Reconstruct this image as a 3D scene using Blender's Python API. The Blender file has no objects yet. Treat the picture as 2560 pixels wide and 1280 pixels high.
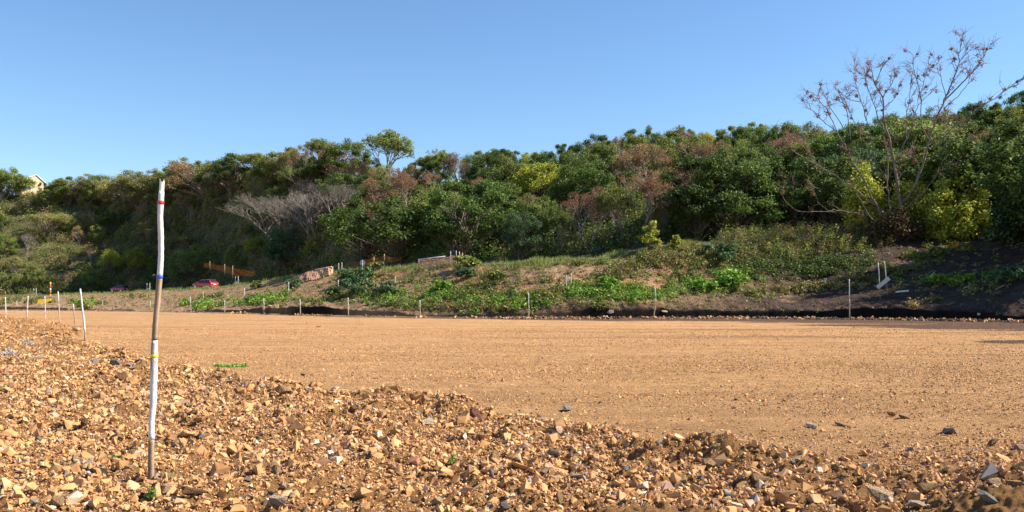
import bpy, bmesh, math
import numpy as np
from mathutils import Vector, Matrix
PI = math.pi

# ------------------------------------------------------------------ camera, sky, sun, exposure
CAMH, F, HOR = 1.4, 2217.0, 745.0          # eye height, focal length and horizon row for a 2560 px wide picture
sc = bpy.context.scene
col = sc.collection
cd = bpy.data.cameras.new('camera'); cam = bpy.data.objects.new('camera', cd); col.objects.link(cam)
cam.location = (0, 0, CAMH); cam.rotation_euler = (PI/2, 0, 0)
cd.sensor_width = 36; cd.lens = F/2560*36; cd.shift_y = (HOR-640)/2560
cd.clip_start = 0.1; cd.clip_end = 6000
sc.camera = cam
SUN_AZ, SUN_EL = math.radians(1), math.radians(41)     # azimuth from +X towards +Y
sdir = Vector((math.cos(SUN_EL)*math.cos(SUN_AZ), math.cos(SUN_EL)*math.sin(SUN_AZ), math.sin(SUN_EL)))
w = bpy.data.worlds.new('World'); sc.world = w; w.use_nodes = True
nt = w.node_tree; bg = nt.nodes['Background']; sky = nt.nodes.new('ShaderNodeTexSky')
sky.sky_type = 'NISHITA'; sky.sun_disc = False; sky.sun_elevation = SUN_EL
sky.sun_rotation = math.atan2(sdir.x, sdir.y)
sky.altitude = 0; sky.air_density = 1.0; sky.dust_density = 0.0; sky.ozone_density = 4.5
hs_ = nt.nodes.new('ShaderNodeHueSaturation'); hs_.inputs['Saturation'].default_value = 1.06; hs_.inputs['Value'].default_value = 1.0; nt.links.new(sky.outputs[0], hs_.inputs['Color']); nt.links.new(hs_.outputs[0], bg.inputs[0]); bg.inputs[1].default_value = 0.084
sl = bpy.data.lights.new('sun', 'SUN'); sl.energy = 5.0; sl.angle = math.radians(0.5); sl.color = (1, 0.92, 0.79)
so = bpy.data.objects.new('sun', sl); col.objects.link(so)
so.rotation_euler = sdir.to_track_quat('Z', 'Y').to_euler()
sc.view_settings.view_transform = 'Standard'; sc.view_settings.look = 'None'
sc.view_settings.exposure = 1.14; sc.view_settings.gamma = 1; sc.view_settings.use_curve_mapping = False
sc.cycles.max_bounces = 6; sc.cycles.diffuse_bounces = 3; sc.cycles.transparent_max_bounces = 8

# ------------------------------------------------------------------ numeric helpers
def _hash(ix, iy, s):
    h = (ix.astype(np.int64)*374761393 + iy.astype(np.int64)*668265263 + s*1442695041) & 0xffffffff
    h = ((h ^ (h >> 13))*1274126177) & 0xffffffff
    return ((h ^ (h >> 16)) & 0xffffff)/float(0xffffff)
def vnoise(x, y, s=0):
    x = np.asarray(x, float); y = np.asarray(y, float)
    ix = np.floor(x); iy = np.floor(y); fx = x-ix; fy = y-iy
    fx = fx*fx*(3-2*fx); fy = fy*fy*(3-2*fy)
    a = _hash(ix, iy, s); b = _hash(ix+1, iy, s); c = _hash(ix, iy+1, s); d = _hash(ix+1, iy+1, s)
    return (a*(1-fx)+b*fx)*(1-fy)+(c*(1-fx)+d*fx)*fy
def fbm(x, y, s=0, o=4, g=0.5):
    t = 0; a = 1; n = 0
    for i in range(o):
        t = t + a*(vnoise(x*2**i, y*2**i, s+i*17)-0.5); n += a; a *= g
    return t/n*2
def sst(x, a, b):
    t = np.clip((x-a)/(b-a), 0, 1); return t*t*(3-2*t)

# ------------------------------------------------------------------ the lie of the land
# stations across the view, each with the control lines of the ground from the road edge to behind the ridge
ST  = np.array([-3400,-900,   0, 250, 430, 520, 600, 750, 900,1050,1300,1500,1640,1800,2000,2200,2400,2560,3200,6500], float)
YE  = np.array([  215, 125, 100,  93,  86,  82,  78,  70,  65,  62,  59,58.5,  59,  59,  58,  56,52.5,  50,  42,  26], float)
pBT = np.array([  765, 765, 766, 773, 778, 776, 775, 765, 774, 787, 783, 773, 776, 778, 778, 769, 780, 792, 800, 820], float)
pM  = np.array([  745, 745, 748, 748, 744, 737, 730, 717, 713, 720, 715, 712, 717, 737, 738, 716, 697, 690, 680, 660], float)
YM  = np.array([  250, 150, 125, 122, 112, 106, 100,  89,  77,  71,  64,  64,64.5,  65,67.5,64.5,  61,  58,  50,  34], float)
pC  = np.array([  742, 742, 743, 735, 727, 722, 713, 690, 677, 667, 657, 648, 618, 607, 592, 596, 606, 598, 585, 560], float)
YC  = np.array([  290, 175, 152, 150, 138, 128, 114,  99,  87,  78,  69,69.5,70.5,  72,  77,  76,  73,  69,  62,  46], float)
pF  = np.array([  735, 735, 737, 729, 722, 716, 706, 684, 669, 657, 648, 638, 606, 594, 572, 565, 560, 545, 520, 480], float)
YF  = np.array([  330, 215, 200, 206, 198, 190, 176, 150, 119,  96,  86,  85,  84,  85,  88,  87,  84,  80,  74,  56], float)
SKP = np.array([-3400,-900,0,60,130,200,300,380,450,540,620,700,760,850,900,960,1010,1060,1100,1150,1230,1300,1350,1450,1550,1680,1800,1950,2050,2150,2330,2450,2560,3200,6500], float)
SKY = np.array([470,450,425,440,458,448,435,420,408,392,385,372,362,348,385,400,415,398,372,372,372,378,372,352,332,322,318,312,315,308,282,262,228,180,150], float)
def sky_at(px): return np.interp(px, SKP, SKY)
YR  = np.array([  390, 290, 250, 245, 228, 215, 200, 178, 162, 150, 134, 130, 128, 127, 128, 126, 120, 112, 100,  78], float)
pR  = np.interp(ST, SKP, SKY) + np.array([60,60,55,55,62,62,68,72,72,70,75,80,84,84,84,86,88,92,95,95], float)
def zof(p, Y): return CAMH + (HOR-p)*Y/F
LINES = [  # (Y, z) arrays
    (YE, YE*0), (YE+0.45, YE*0+0.10), (YE+0.9, YE*0-0.12), (YE+1.25, YE*0-0.10),
    (YE+1.42, zof(pBT, YE+1.42)), (YM, zof(pM, YM)), (YC, zof(pC, YC)), (YC+1.2, zof(pC, YC)+0.05),
    (YF-1, zof(pF, YF)-0.3), (YF, zof(pF, YF)),
    ((YF*0.66+YR*0.34), zof(pF*0.60+pR*0.40, YF*0.66+YR*0.34)),
    (YR, zof(pR, YR)), (YR+25, zof(pR, YR)-0.5), (YR+160, zof(pR, YR)-14), (YR+900, zof(pR, YR)-60)]
def lines_at(px):
    px = np.clip(px, ST[0], ST[-1])
    return [(np.interp(px, ST, a), np.interp(px, ST, b)) for a, b in LINES]
EDX = np.array([-60,-32,-21,-10.7,-6.3,-2.8,-.52,.71,1.67,2.7,3.4,4.5,9], float)
EDY = np.array([95,57,41,23,15.9,12.9,10.5,9.26,7.86,6.5,5.2,3.5,1.0], float)
def rocky(x, y):
    e = np.interp(x, EDX, EDY); m = (np.interp(x+.3, EDX, EDY)-np.interp(x-.3, EDX, EDY))/.6
    s = (e-y)/np.sqrt(1+m*m)
    s = s + 0.5*fbm(x*.8, y*.8, 5, 3)*np.clip(y/8, 1, 3)
    a = sst(s, -0.15, 0.45)
    s2 = (8.9+.62*(x-5)-y)*.85 + 0.7*fbm(x*.7, y*.7, 9, 3)
    b = sst(s2, -0.3, 1.2)*0.95*sst(x, 0, .9)
    # bare sandy pocket and brown hollow at the far left
    hol = np.exp(-(((x+14.5)/3.2)**2+((y-20.5)/4.5)**2))
    return np.clip(np.maximum(a*(1-.85*hol), b), 0, 1), s, s2, hol
def near_z(x, y):
    m, s, s2, hol = rocky(x, y)
    z = 0.14*sst(s, -.1, .55) + 0.105*np.exp(-((s-.5)/.38)**2)*np.clip(.75+1.1*fbm(x*1.1, y*1.1, 23, 3), .1, 1.3) + .05*sst(s2, 0, 1.5)*sst(x, 0, .9)
    z = z + m*(0.10*fbm(x*1.3, y*1.3, 21, 3) + 0.10*np.maximum(0, fbm(x*3, y*3, 31, 3)) + 0.045*np.abs(fbm(x*8, y*8, 35, 2)) + 0.03*fbm(x*19, y*19, 33, 2) - .01)
    z = z + (1-m)*(0.012*fbm(x*.35, y*2.2, 41, 4)+.022*fbm(x*8, y*8, 43, 3)*(.3+1.3*vnoise(x*.3, y*.6, 45))) - 0.22*hol
    return z
def land_noise(x, y, f):
    """f = 0 at the road edge .. 1 on the banks"""
    return f*(0.22*fbm(x*.35, y*.35, 51, 3)+0.09*fbm(x*1.7, y*1.7, 61, 3))
def zg(x, y):
    x = np.asarray(x, float); y = np.maximum(np.asarray(y, float), 0.5)
    px = 1280 + x/y*F
    L = lines_at(px)
    z = near_z(x, y)*(1-sst(y, L[0][0]-6, L[0][0]-0.5))
    for k in range(len(L)-1):
        (ya, za), (yb, zb) = L[k], L[k+1]
        t = np.clip((y-ya)/np.maximum(yb-ya, 1e-3), 0, 1)
        z = np.where(y > ya, za+(zb-za)*t, z)
    f = sst(y, L[4][0]-.1, L[4][0]+2.0)*(1-.8*(sst(y, L[6][0]-1, L[6][0]+.5)*(1-sst(y, L[8][0], L[9][0]+2))))
    ridge = sst(y, L[9][0], L[10][0])
    z = z + land_noise(x, y, f) + ridge*0.9*fbm(x*.05, y*.05, 71, 2)
    zz = sst(y, L[3][0]-.1, L[3][0]+.5)*(1-sst(y, L[4][0]+.5, L[4][0]+3))
    return z + zz*(0.22*fbm(x*.8, y*.3, 81, 3)+.12*fbm(x*3, y*.6, 83, 2))
def hit(px, py, y0=2.0, y1=330.0):
    """ground point seen at a place of the photograph"""
    ys = y0*(y1/y0)**np.linspace(0, 1, 5000)
    xs = (px-1280)/F*ys; zr = CAMH+(HOR-py)/F*ys
    g = zg(xs, ys); idx = np.nonzero(zr <= g)[0]
    i = idx[0] if len(idx) else len(ys)-1
    return Vector((xs[i], ys[i], float(g[i])))
def on(px, Y):
    x = (px-1280)/F*Y
    return Vector((x, Y, float(zg(x, Y))))
def topix(v): return 1280+v[0]/v[1]*F, HOR-(v[2]-CAMH)/v[1]*F

# ------------------------------------------------------------------ object helpers
def tag(o, label=None, cat=None, group=None, kind=None):
    if label: o['label'] = label
    if cat: o['category'] = cat
    if group: o['group'] = group
    if kind: o['kind'] = kind
    return o
def empty(name, loc, rz=0):
    o = bpy.data.objects.new(name, None); col.objects.link(o); o.empty_display_size = .3
    o.location = loc; o.rotation_euler = (0, 0, rz); return o
def mesh_from(name, V, quads=None, tris=None, colv=None, smooth=False):
    me = bpy.data.meshes.new(name)
    nq = 0 if quads is None else len(quads); ntr = 0 if tris is None else len(tris)
    me.vertices.add(len(V)); me.vertices.foreach_set('co', np.asarray(V, np.float32).ravel())
    me.loops.add(nq*4+ntr*3); me.polygons.add(nq+ntr)
    lp = []
    if nq: lp.append(np.asarray(quads, np.int32).ravel())
    if ntr: lp.append(np.asarray(tris, np.int32).ravel())
    me.loops.foreach_set('vertex_index', np.concatenate(lp))
    st = np.concatenate([np.arange(nq)*4, nq*4+np.arange(ntr)*3]).astype(np.int32)
    me.polygons.foreach_set('loop_start', st)
    me.update(calc_edges=True)
    me.polygons.foreach_set('use_smooth', np.full(nq+ntr, bool(smooth)))
    if colv is not None:
        a = me.color_attributes.new('col', 'FLOAT_COLOR', 'POINT')
        c = np.ones((len(V), 4), np.float32); c[:, :3] = colv
        a.data.foreach_set('color', c.ravel())
    return me
class MB:
    def __init__(s): s.V=[]; s.Q=[]; s.T=[]; s.C=[]; s.n=0
    def add(s, V, Q=None, T=None, C=(1,1,1)):
        V = np.asarray(V, float)
        if Q is not None and len(Q): s.Q.append(np.asarray(Q, int)+s.n)
        if T is not None and len(T): s.T.append(np.asarray(T, int)+s.n)
        C = np.asarray(C, float)
        s.C.append(np.broadcast_to(C, (len(V), 3)).copy()); s.V.append(V); s.n += len(V)
    def tube(s, P, R, n=6, C=(1,1,1), cap=True):
        P = np.asarray(P, float); R = np.broadcast_to(np.asarray(R, float), (len(P),))
        T = np.gradient(P, axis=0); T /= np.maximum(np.linalg.norm(T, axis=1, keepdims=True), 1e-9)
        ref = np.array([1.,0,0]) if abs(T[0][2]) > .8 else np.array([0,0,1.])
        A = np.cross(T, ref); A /= np.maximum(np.linalg.norm(A, axis=1, keepdims=True), 1e-9); B = np.cross(T, A)
        th = np.arange(n)*2*PI/n
        V = P[:,None,:]+R[:,None,None]*(np.cos(th)[None,:,None]*A[:,None,:]+np.sin(th)[None,:,None]*B[:,None,:])
        m = len(P); V = V.reshape(-1, 3)
        i = np.arange(m-1)[:,None]*n; j = np.arange(n)[None,:]; jn = (j+1) % n
        Q = np.stack([i+j, i+jn, i+n+jn, i+n+j], -1).reshape(-1, 4)
        Cc = np.asarray(C, float)
        if Cc.ndim == 3: Cc = Cc.reshape(-1, 3)
        elif Cc.ndim == 2: Cc = np.repeat(Cc, n, axis=0)
        tr = []
        if cap:
            V = np.vstack([V, P[0], P[-1]]); a, b = m*n, m*n+1
            tr = [[a, (k+1) % n, k] for k in range(n)]+[[b, (m-1)*n+k, (m-1)*n+(k+1) % n] for k in range(n)]
            if Cc.ndim == 2: Cc = np.vstack([Cc, Cc[0], Cc[-1]])
        s.add(V, Q, tr, Cc)
    def box(s, c, sz, M=None, C=(1,1,1)):
        c = np.asarray(c, float); h = np.asarray(sz, float)/2
        V = np.array([[x,y,z] for x in (-1,1) for y in (-1,1) for z in (-1,1)])*h
        if M is not None: V = V@np.asarray(M).T
        s.add(V+c, [[0,1,3,2],[4,6,7,5],[0,4,5,1],[2,3,7,6],[0,2,6,4],[1,5,7,3]], None, C)
    def build(s, name, mat, parent=None, smooth=False, link=True):
        me = mesh_from(name, np.vstack(s.V), np.vstack(s.Q) if s.Q else None, np.vstack(s.T) if s.T else None, np.vstack(s.C), smooth)
        me.materials.append(mat)
        o = bpy.data.objects.new(name, me)
        if link: col.objects.link(o)
        if parent: o.parent = parent
        return o
def children(o): return [c for c in bpy.data.objects if c.parent == o]
def copy_thing(proto, kids, loc, rz, sc_, name=None):
    r = proto.copy(); col.objects.link(r); r.location = loc; r.rotation_euler = (0, 0, rz); r.scale = sc_
    for k in kids:
        c = k.copy(); col.objects.link(c); c.parent = r
    return r

# ------------------------------------------------------------------ materials
def newmat(name):
    m = bpy.data.materials.new(name); m.use_nodes = True; n = m.node_tree
    b = n.nodes['Principled BSDF']; return m, n, b
def attr_mat(name, rough=.85, spec=.2, noise=None, amt=.3, bump=None, rnd=0.0, trans=0, coat=0):
    m, n, b = newmat(name); N = n.nodes; L = n.links
    a = N.new('ShaderNodeAttribute'); a.attribute_name = 'col'; out = a.outputs['Color']
    tc = N.new('ShaderNodeTexCoord')
    if noise:
        nz = N.new('ShaderNodeTexNoise'); nz.inputs['Scale'].default_value = noise; nz.inputs['Detail'].default_value = 6
        L.new(tc.outputs['Object'], nz.inputs['Vector'])
        mr = N.new('ShaderNodeMapRange'); mr.inputs[1].default_value = .3; mr.inputs[2].default_value = .7
        mr.inputs[3].default_value = 1-amt; mr.inputs[4].default_value = 1+amt; L.new(nz.outputs[0], mr.inputs[0])
        mx = N.new('ShaderNodeVectorMath'); mx.operation = 'SCALE'; L.new(out, mx.inputs[0]); L.new(mr.outputs[0], mx.inputs['Scale'])
        out = mx.outputs[0]
    if rnd:
        oi = N.new('ShaderNodeObjectInfo'); hs = N.new('ShaderNodeHueSaturation')
        r1 = N.new('ShaderNodeMapRange'); r1.inputs[3].default_value = .5-.02*rnd; r1.inputs[4].default_value = .5+.018*rnd
        r2 = N.new('ShaderNodeMapRange'); r2.inputs[3].default_value = 1-.38*rnd; r2.inputs[4].default_value = 1+.38*rnd
        ml = N.new('ShaderNodeMath'); ml.operation = 'MULTIPLY'; ml.inputs[1].default_value = 7.31
        fr = N.new('ShaderNodeMath'); fr.operation = 'FRACT'
        L.new(oi.outputs['Random'], r1.inputs[0]); L.new(oi.outputs['Random'], ml.inputs[0]); L.new(ml.outputs[0], fr.inputs[0]); L.new(fr.outputs[0], r2.inputs[0])
        L.new(r1.outputs[0], hs.inputs['Hue']); L.new(r2.outputs[0], hs.inputs['Value']); L.new(out, hs.inputs['Color'])
        out = hs.outputs[0]
    L.new(out, b.inputs['Base Color']); b.inputs['Roughness'].default_value = rough
    b.inputs['Specular IOR Level'].default_value = spec; b.inputs['Coat Weight'].default_value = coat
    if bump:
        nb = N.new('ShaderNodeTexNoise'); nb.inputs['Scale'].default_value = bump[0]; nb.inputs['Detail'].default_value = 8
        nb.inputs['Roughness'].default_value = .65
        L.new(tc.outputs['Object'], nb.inputs['Vector'])
        bp = N.new('ShaderNodeBump'); bp.inputs['Distance'].default_value = bump[1]; bp.inputs['Strength'].default_value = 1
        L.new(nb.outputs[0], bp.inputs['Height']); L.new(bp.outputs[0], b.inputs['Normal'])
    if trans:
        t = N.new('ShaderNodeBsdfTranslucent'); L.new(out, t.inputs['Color'])
        ms = N.new('ShaderNodeMixShader'); ms.inputs[0].default_value = trans
        L.new(b.outputs[0], ms.inputs[1]); L.new(t.outputs[0], ms.inputs[2]); L.new(ms.outputs[0], N['Material Output'].inputs[0])
    return m
M_leaf = attr_mat('foliage', .55, .2, rnd=.75, trans=.38)
M_leafn = attr_mat('weeds', .5, .22, trans=.33)
M_bark = attr_mat('bark', .9, .1, 3.0, .35, bump=(14, .03))
M_rock = attr_mat('stone', .85, .2, 9.0, .38, bump=(9, .05))
M_rocks = attr_mat('loose stones', .85, .2, 14.0, .25)
M_soil = attr_mat('soil', .95, .05, 1.6, .35, bump=(5, .12))
M_hill = attr_mat('hill soil', .95, .05, .8, .4)
M_wood = attr_mat('weathered wood', .75, .2, 9, .2, bump=(40, .004))
M_pole = attr_mat('painted wood', .65, .3, 14, .10, bump=(55, .003))
M_paint = attr_mat('painted surface', .35, .5, 4, .06)
M_car = attr_mat('car paint', .35, .5, coat=.6)
M_net = attr_mat('plastic netting', .55, .3, 2, .15, trans=.3)
M_wall = attr_mat('masonry', .9, .1, 2, .12)
def flat(name, c, rough=.5, metal=0, spec=.5):
    m, n, b = newmat(name); b.inputs['Base Color'].default_value = (*c, 1); b.inputs['Roughness'].default_value = rough
    b.inputs['Metallic'].default_value = metal; b.inputs['Specular IOR Level'].default_value = spec
    nz = n.nodes.new('ShaderNodeTexNoise'); nz.inputs['Scale'].default_value = 6
    mr = n.nodes.new('ShaderNodeMapRange'); mr.inputs[3].default_value = max(0, rough-.1); mr.inputs[4].default_value = min(1, rough+.1)
    n.links.new(nz.outputs[0], mr.inputs[0]); n.links.new(mr.outputs[0], b.inputs['Roughness'])
    return m
M_glass = flat('tinted glass', (.02,.03,.04), .12)
M_rubber = flat('tyre rubber', (.02,.02,.02), .8)
M_steel = flat('steel', (.5,.5,.52), .35, 1)
def road_mat():
    m, n, b = newmat('orange gravel'); N = n.nodes; L = n.links
    a = N.new('ShaderNodeAttribute'); a.attribute_name = 'col'
    tc = N.new('ShaderNodeTexCoord')
    def noise(scale, vec, detail=6, rough=.6):
        z = N.new('ShaderNodeTexNoise'); z.inputs['Scale'].default_value = scale; z.inputs['Detail'].default_value = detail
        z.inputs['Roughness'].default_value = rough; L.new(vec, z.inputs['Vector']); return z.outputs[0]
    mp = N.new('ShaderNodeMapping'); mp.inputs['Scale'].default_value = (.22, 1.3, 1); mp.inputs['Rotation'].default_value = (0,0,math.radians(4))
    L.new(tc.outputs['Object'], mp.inputs[0])
    streak = noise(1.4, mp.outputs[0], 8, .65)
    fine = noise(26, tc.outputs['Object'], 8, .75); mid = noise(2.2, tc.outputs['Object'], 6, .6)
    def mr(x, lo, hi, a=.3, bb=.7):
        r = N.new('ShaderNodeMapRange'); r.inputs[1].default_value = a; r.inputs[2].default_value = bb
        r.inputs[3].default_value = lo; r.inputs[4].default_value = hi; L.new(x, r.inputs[0]); return r.outputs[0]
    def mul(x, y):
        q = N.new('ShaderNodeMath'); q.operation = 'MULTIPLY'; L.new(x, q.inputs[0]); L.new(y, q.inputs[1]); return q.outputs[0]
    k = mul(mul(mr(streak, .80, 1.14), mr(fine, .55, 1.34)), mr(mid, .84, 1.14))
    v = N.new('ShaderNodeVectorMath'); v.operation = 'SCALE'; L.new(a.outputs['Color'], v.inputs[0]); L.new(k, v.inputs['Scale'])
    L.new(v.outputs[0], b.inputs['Base Color']); b.inputs['Roughness'].default_value = .95; b.inputs['Specular IOR Level'].default_value = .1
    bp = N.new('ShaderNodeBump'); bp.inputs['Distance'].default_value = .075; bp.inputs['Strength'].default_value = 1
    f2 = noise(55, tc.outputs['Object'], 6, .8)
    L.new(f2, bp.inputs['Height']); L.new(bp.outputs[0], b.inputs['Normal'])
    return m
M_road = road_mat()

# ------------------------------------------------------------------ setting
TAN = np.array([.555,.312,.14])
def grid_obj(name, X, Y, Z, C, mat, kind='structure', smooth=True):
    m, n = X.shape
    V = np.stack([X, Y, Z], -1).reshape(-1, 3)
    i = np.arange(m-1)[:,None]*n; j = np.arange(n-1)[None,:]
    Q = np.stack([i+j, i+j+1, i+n+j+1, i+n+j], -1).reshape(-1, 4)
    me = mesh_from(name, V, Q, None, C.reshape(-1, 3), smooth); me.materials.append(mat)
    o = bpy.data.objects.new(name, me); col.objects.link(o); o['kind'] = kind
    return o
def px_cols(n_in):
    return np.concatenate([np.linspace(-3400, -120, 90)[:-1], np.linspace(-120, 2680, n_in), np.linspace(2680, 6500, 90)[1:]])
# dirt road and its stony verge
pxs = px_cols(1000); t = np.linspace(0, 1, 640)[:, None]
Ye = np.interp(pxs, ST, YE)[None, :]; Y = 1.2*((Ye+0.0)/1.2)**(t**.82); X = (pxs[None, :]-1280)/F*Y
Z = zg(X, Y)
mk, s_, s2_, hol = rocky(X, Y)
C = np.ones(X.shape+(3,))*TAN
lf = sst(Y, 30, 80)[..., None]
C = C*(1-lf)+np.array([.49,.28,.132])*lf
n1 = fbm(X*.9, Y*.9, 101, 4)[..., None]; C = C*(1+.14*n1)
rk = mk[..., None]; C = C*(1-rk*np.array([.24,.30,.38]))  # damp soil tone, darkened to paint shade into the gaps between stones
C = C*(1-hol[..., None]*.35)
pxg = 1280+X/Y*F
# dark earth spilled over the far edge on the right
de = (Ye-Y) - (1.2+3*sst(pxg, 1250, 1500)+34*np.clip((pxg-1450)/1350, 0, 1)**1.4*np.clip(.5+.9*fbm(X*.12, Y*.5, 111, 4), 0, 1.6)+1.2*fbm(X*.5, Y*.5, 113, 3))
dk = (1-sst(de, -1.2, 1.2))[..., None]*sst(pxg, 500, 900)[..., None]
C = C*(1-dk*.9)+np.array([.085,.052,.042])*dk*.9
st = fbm(X*.10+3, Y*1.1, 121, 4); st2 = (sst(st, .24, .5)*sst(Y, 18, 40)*(.35+.5*sst(pxg, 1100, 2500)))[..., None]
C = C*(1-st2)+np.array([.17,.09,.055])*st2
grid_obj('dirt_road', X, Y, Z, C, M_road, smooth=False)
# plain under everything, out to the horizon
a = np.linspace(0, 2*PI, 65); r = np.array([0.01, 60, 200, 600, 1600, 4500])[:, None]
GX = r*np.cos(a)[None]; GY = r*np.sin(a)[None]
grid_obj('ground', GX, GY, np.full(GX.shape, -.55), np.ones(GX.shape+(3,))*np.array([.30,.19,.10]), M_hill)
# embankment / upper road / hillside as strips between the control lines
def strip(name, k0, k1, reps, mat, colour, ncol=760, extra=0.0):
    pxs = px_cols(ncol); L = lines_at(pxs); rows = []
    for k in range(k0, k1):
        n = reps[k-k0]
        for q in range(n): rows.append(L[k][0]+(L[k+1][0]-L[k][0])*q/n)
    rows.append(L[k1][0]+extra); Y = np.array(rows); X = (pxs[None, :]-1280)/F*Y
    Z = zg(X, Y); P = 1280+X/Y*F, HOR-(Z-CAMH)/Y*F
    return grid_obj(name, X, Y, Z, colour(X, Y, Z, P[0], P[1]), mat)
def c_bank(X, Y, Z, px, py):
    n = fbm(X*.30, Y*.45, 131, 4); n2 = fbm(X*1.2, Y*1.2, 133, 3)
    brown = np.array([.27,.17,.10]); clay = np.array([.40,.20,.095]); dark = np.array([.062,.041,.032]); olive = np.array([.10,.095,.035])
    a = sst(n, -.15, .35)*sst(px, 560, 1000)*(1-sst(px, 1700, 1850))
    a = a*(.35+.65*np.exp(-((py-690)/45)**2))
    c = brown*(1-a[..., None])+clay*a[..., None]
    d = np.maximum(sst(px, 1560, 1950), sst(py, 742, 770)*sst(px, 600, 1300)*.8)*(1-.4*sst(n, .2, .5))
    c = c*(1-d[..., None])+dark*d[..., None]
    o = (sst(n2, .0, .5)*.6*(1-d))[..., None]; c = c*(1-o)+olive*o
    L = lines_at(px); cr = (sst(Y, L[6][0]-1.3, L[6][0]-.2)*(1-sst(px, 1600, 1800)))[..., None]; c = c*(1-cr)+np.array([.12,.13,.045])*cr
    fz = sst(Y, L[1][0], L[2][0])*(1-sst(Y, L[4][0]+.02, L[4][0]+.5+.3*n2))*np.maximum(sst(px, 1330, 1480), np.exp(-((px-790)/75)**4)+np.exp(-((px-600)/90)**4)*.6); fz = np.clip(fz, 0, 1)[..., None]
    c = c*(1-fz)+np.array([.014,.011,.010])*fz  # wet black soil, taken near-black to paint in the ditch face's shade
    return c*(1+.25*n2[..., None])
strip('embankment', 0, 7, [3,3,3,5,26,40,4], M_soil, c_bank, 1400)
strip('upper_road', 7, 9, [14,3], M_hill, lambda X,Y,Z,px,py: np.ones(X.shape+(3,))*np.array([.10,.095,.085])*(1+.2*fbm(X,Y,7,2)[...,None]))
def c_hill(X, Y, Z, px, py):
    n = fbm(X*.2, Y*.2, 141, 3)[..., None]
    return np.array([.095,.085,.042])*(1+.4*n)
strip('hillside', 9, 14, [20,40,8,8,8], M_hill, c_hill, 400)

# ------------------------------------------------------------------ leaves
def leaf_quads(mb, P, Nn, L, Wd, C, rng):
    n = len(P)
    T = rng.normal(size=(n, 3)); T -= (T*Nn).sum(1, keepdims=True)*Nn; T /= np.maximum(np.linalg.norm(T, axis=1, keepdims=True), 1e-6)
    B = np.cross(Nn, T); L = np.broadcast_to(L, (n,))[:, None]; Wd = np.broadcast_to(Wd, (n,))[:, None]
    V = np.stack([P-T*L, P+B*Wd+T*L*.15, P+T*L, P-B*Wd+T*L*.15], 1).reshape(-1, 3)
    mb.add(V, np.arange(4*n).reshape(n, 4), None, np.repeat(C, 4, axis=0))
def unit(v): return v/np.maximum(np.linalg.norm(v, axis=-1, keepdims=True), 1e-9)
def clump(mb, c, rad, n, size, cols, rng, flatz=1.0, up=.5, hollow=.35, asp=.5):
    d = unit(rng.normal(size=(n, 3))); rr = (hollow+(1-hollow)*rng.random(n)**.6)[:, None]
    P = np.asarray(c)+d*rr*np.asarray(rad)*np.array([1,1,flatz])*(1+.25*rng.normal(size=(n,1)))
    Nn = unit(d*.6+rng.normal(size=(n, 3))*.75+np.array([0,0,up]))
    base = cols[rng.integers(len(cols), size=n)]*(1+.22*rng.normal(size=(n, 1)))
    leaf_quads(mb, P, Nn, size*(.7+.6*rng.random(n)), size*asp*(.7+.6*rng.random(n)), np.clip(base, .003, .9), rng)
def limb(mb, a, b, r0, r1, rng, wob=.12, n=5, C=(.2,.16,.12), sides=5, sag=0.0):
    a = np.asarray(a, float); b = np.asarray(b, float); t = np.linspace(0, 1, n)[:, None]
    L = np.linalg.norm(b-a); P = a+(b-a)*t+rng.normal(size=(n, 3))*wob*L*np.sin(t*PI)*.5
    P[:, 2] += sag*L*np.sin(t[:, 0]*PI)
    mb.tube(P, np.linspace(r0, r1, n), sides, C, cap=False); return P
PAL = {
 'dark':  np.array([[.040,.074,.015],[.054,.095,.020],[.028,.054,.013],[.075,.118,.028]]),
 'mid':   np.array([[.072,.112,.022],[.095,.135,.028],[.050,.082,.018],[.12,.145,.04]]),
 'olive': np.array([[.105,.125,.034],[.13,.145,.045],[.07,.095,.026],[.16,.15,.065]]),
 'yellow':np.array([[.16,.21,.028],[.20,.235,.035],[.11,.16,.022],[.25,.24,.04]]),
 'rust':  np.array([[.15,.082,.048],[.18,.10,.058],[.12,.075,.042],[.09,.09,.036]]),
 'brown': np.array([[.16,.115,.055],[.13,.10,.045],[.19,.135,.075],[.09,.10,.035]]),
 'blue':  np.array([[.035,.080,.030],[.05,.10,.04],[.025,.06,.022],[.08,.13,.06]]),
 'scrub': np.array([[.07,.05,.026],[.05,.04,.02],[.09,.06,.03],[.05,.055,.022]]),
 'bright':np.array([[.085,.19,.022],[.12,.24,.03],[.06,.14,.02],[.16,.27,.05]]),
}
for _k in PAL: PAL[_k] = PAL[_k]*(np.array([2.1,1.8,1.8]) if _k in ('mid','olive','brown') else np.array([1.8,1.6,1.5]))
BARK = np.array([.17,.135,.105]); PALE = np.array([.36,.31,.26])
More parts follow.
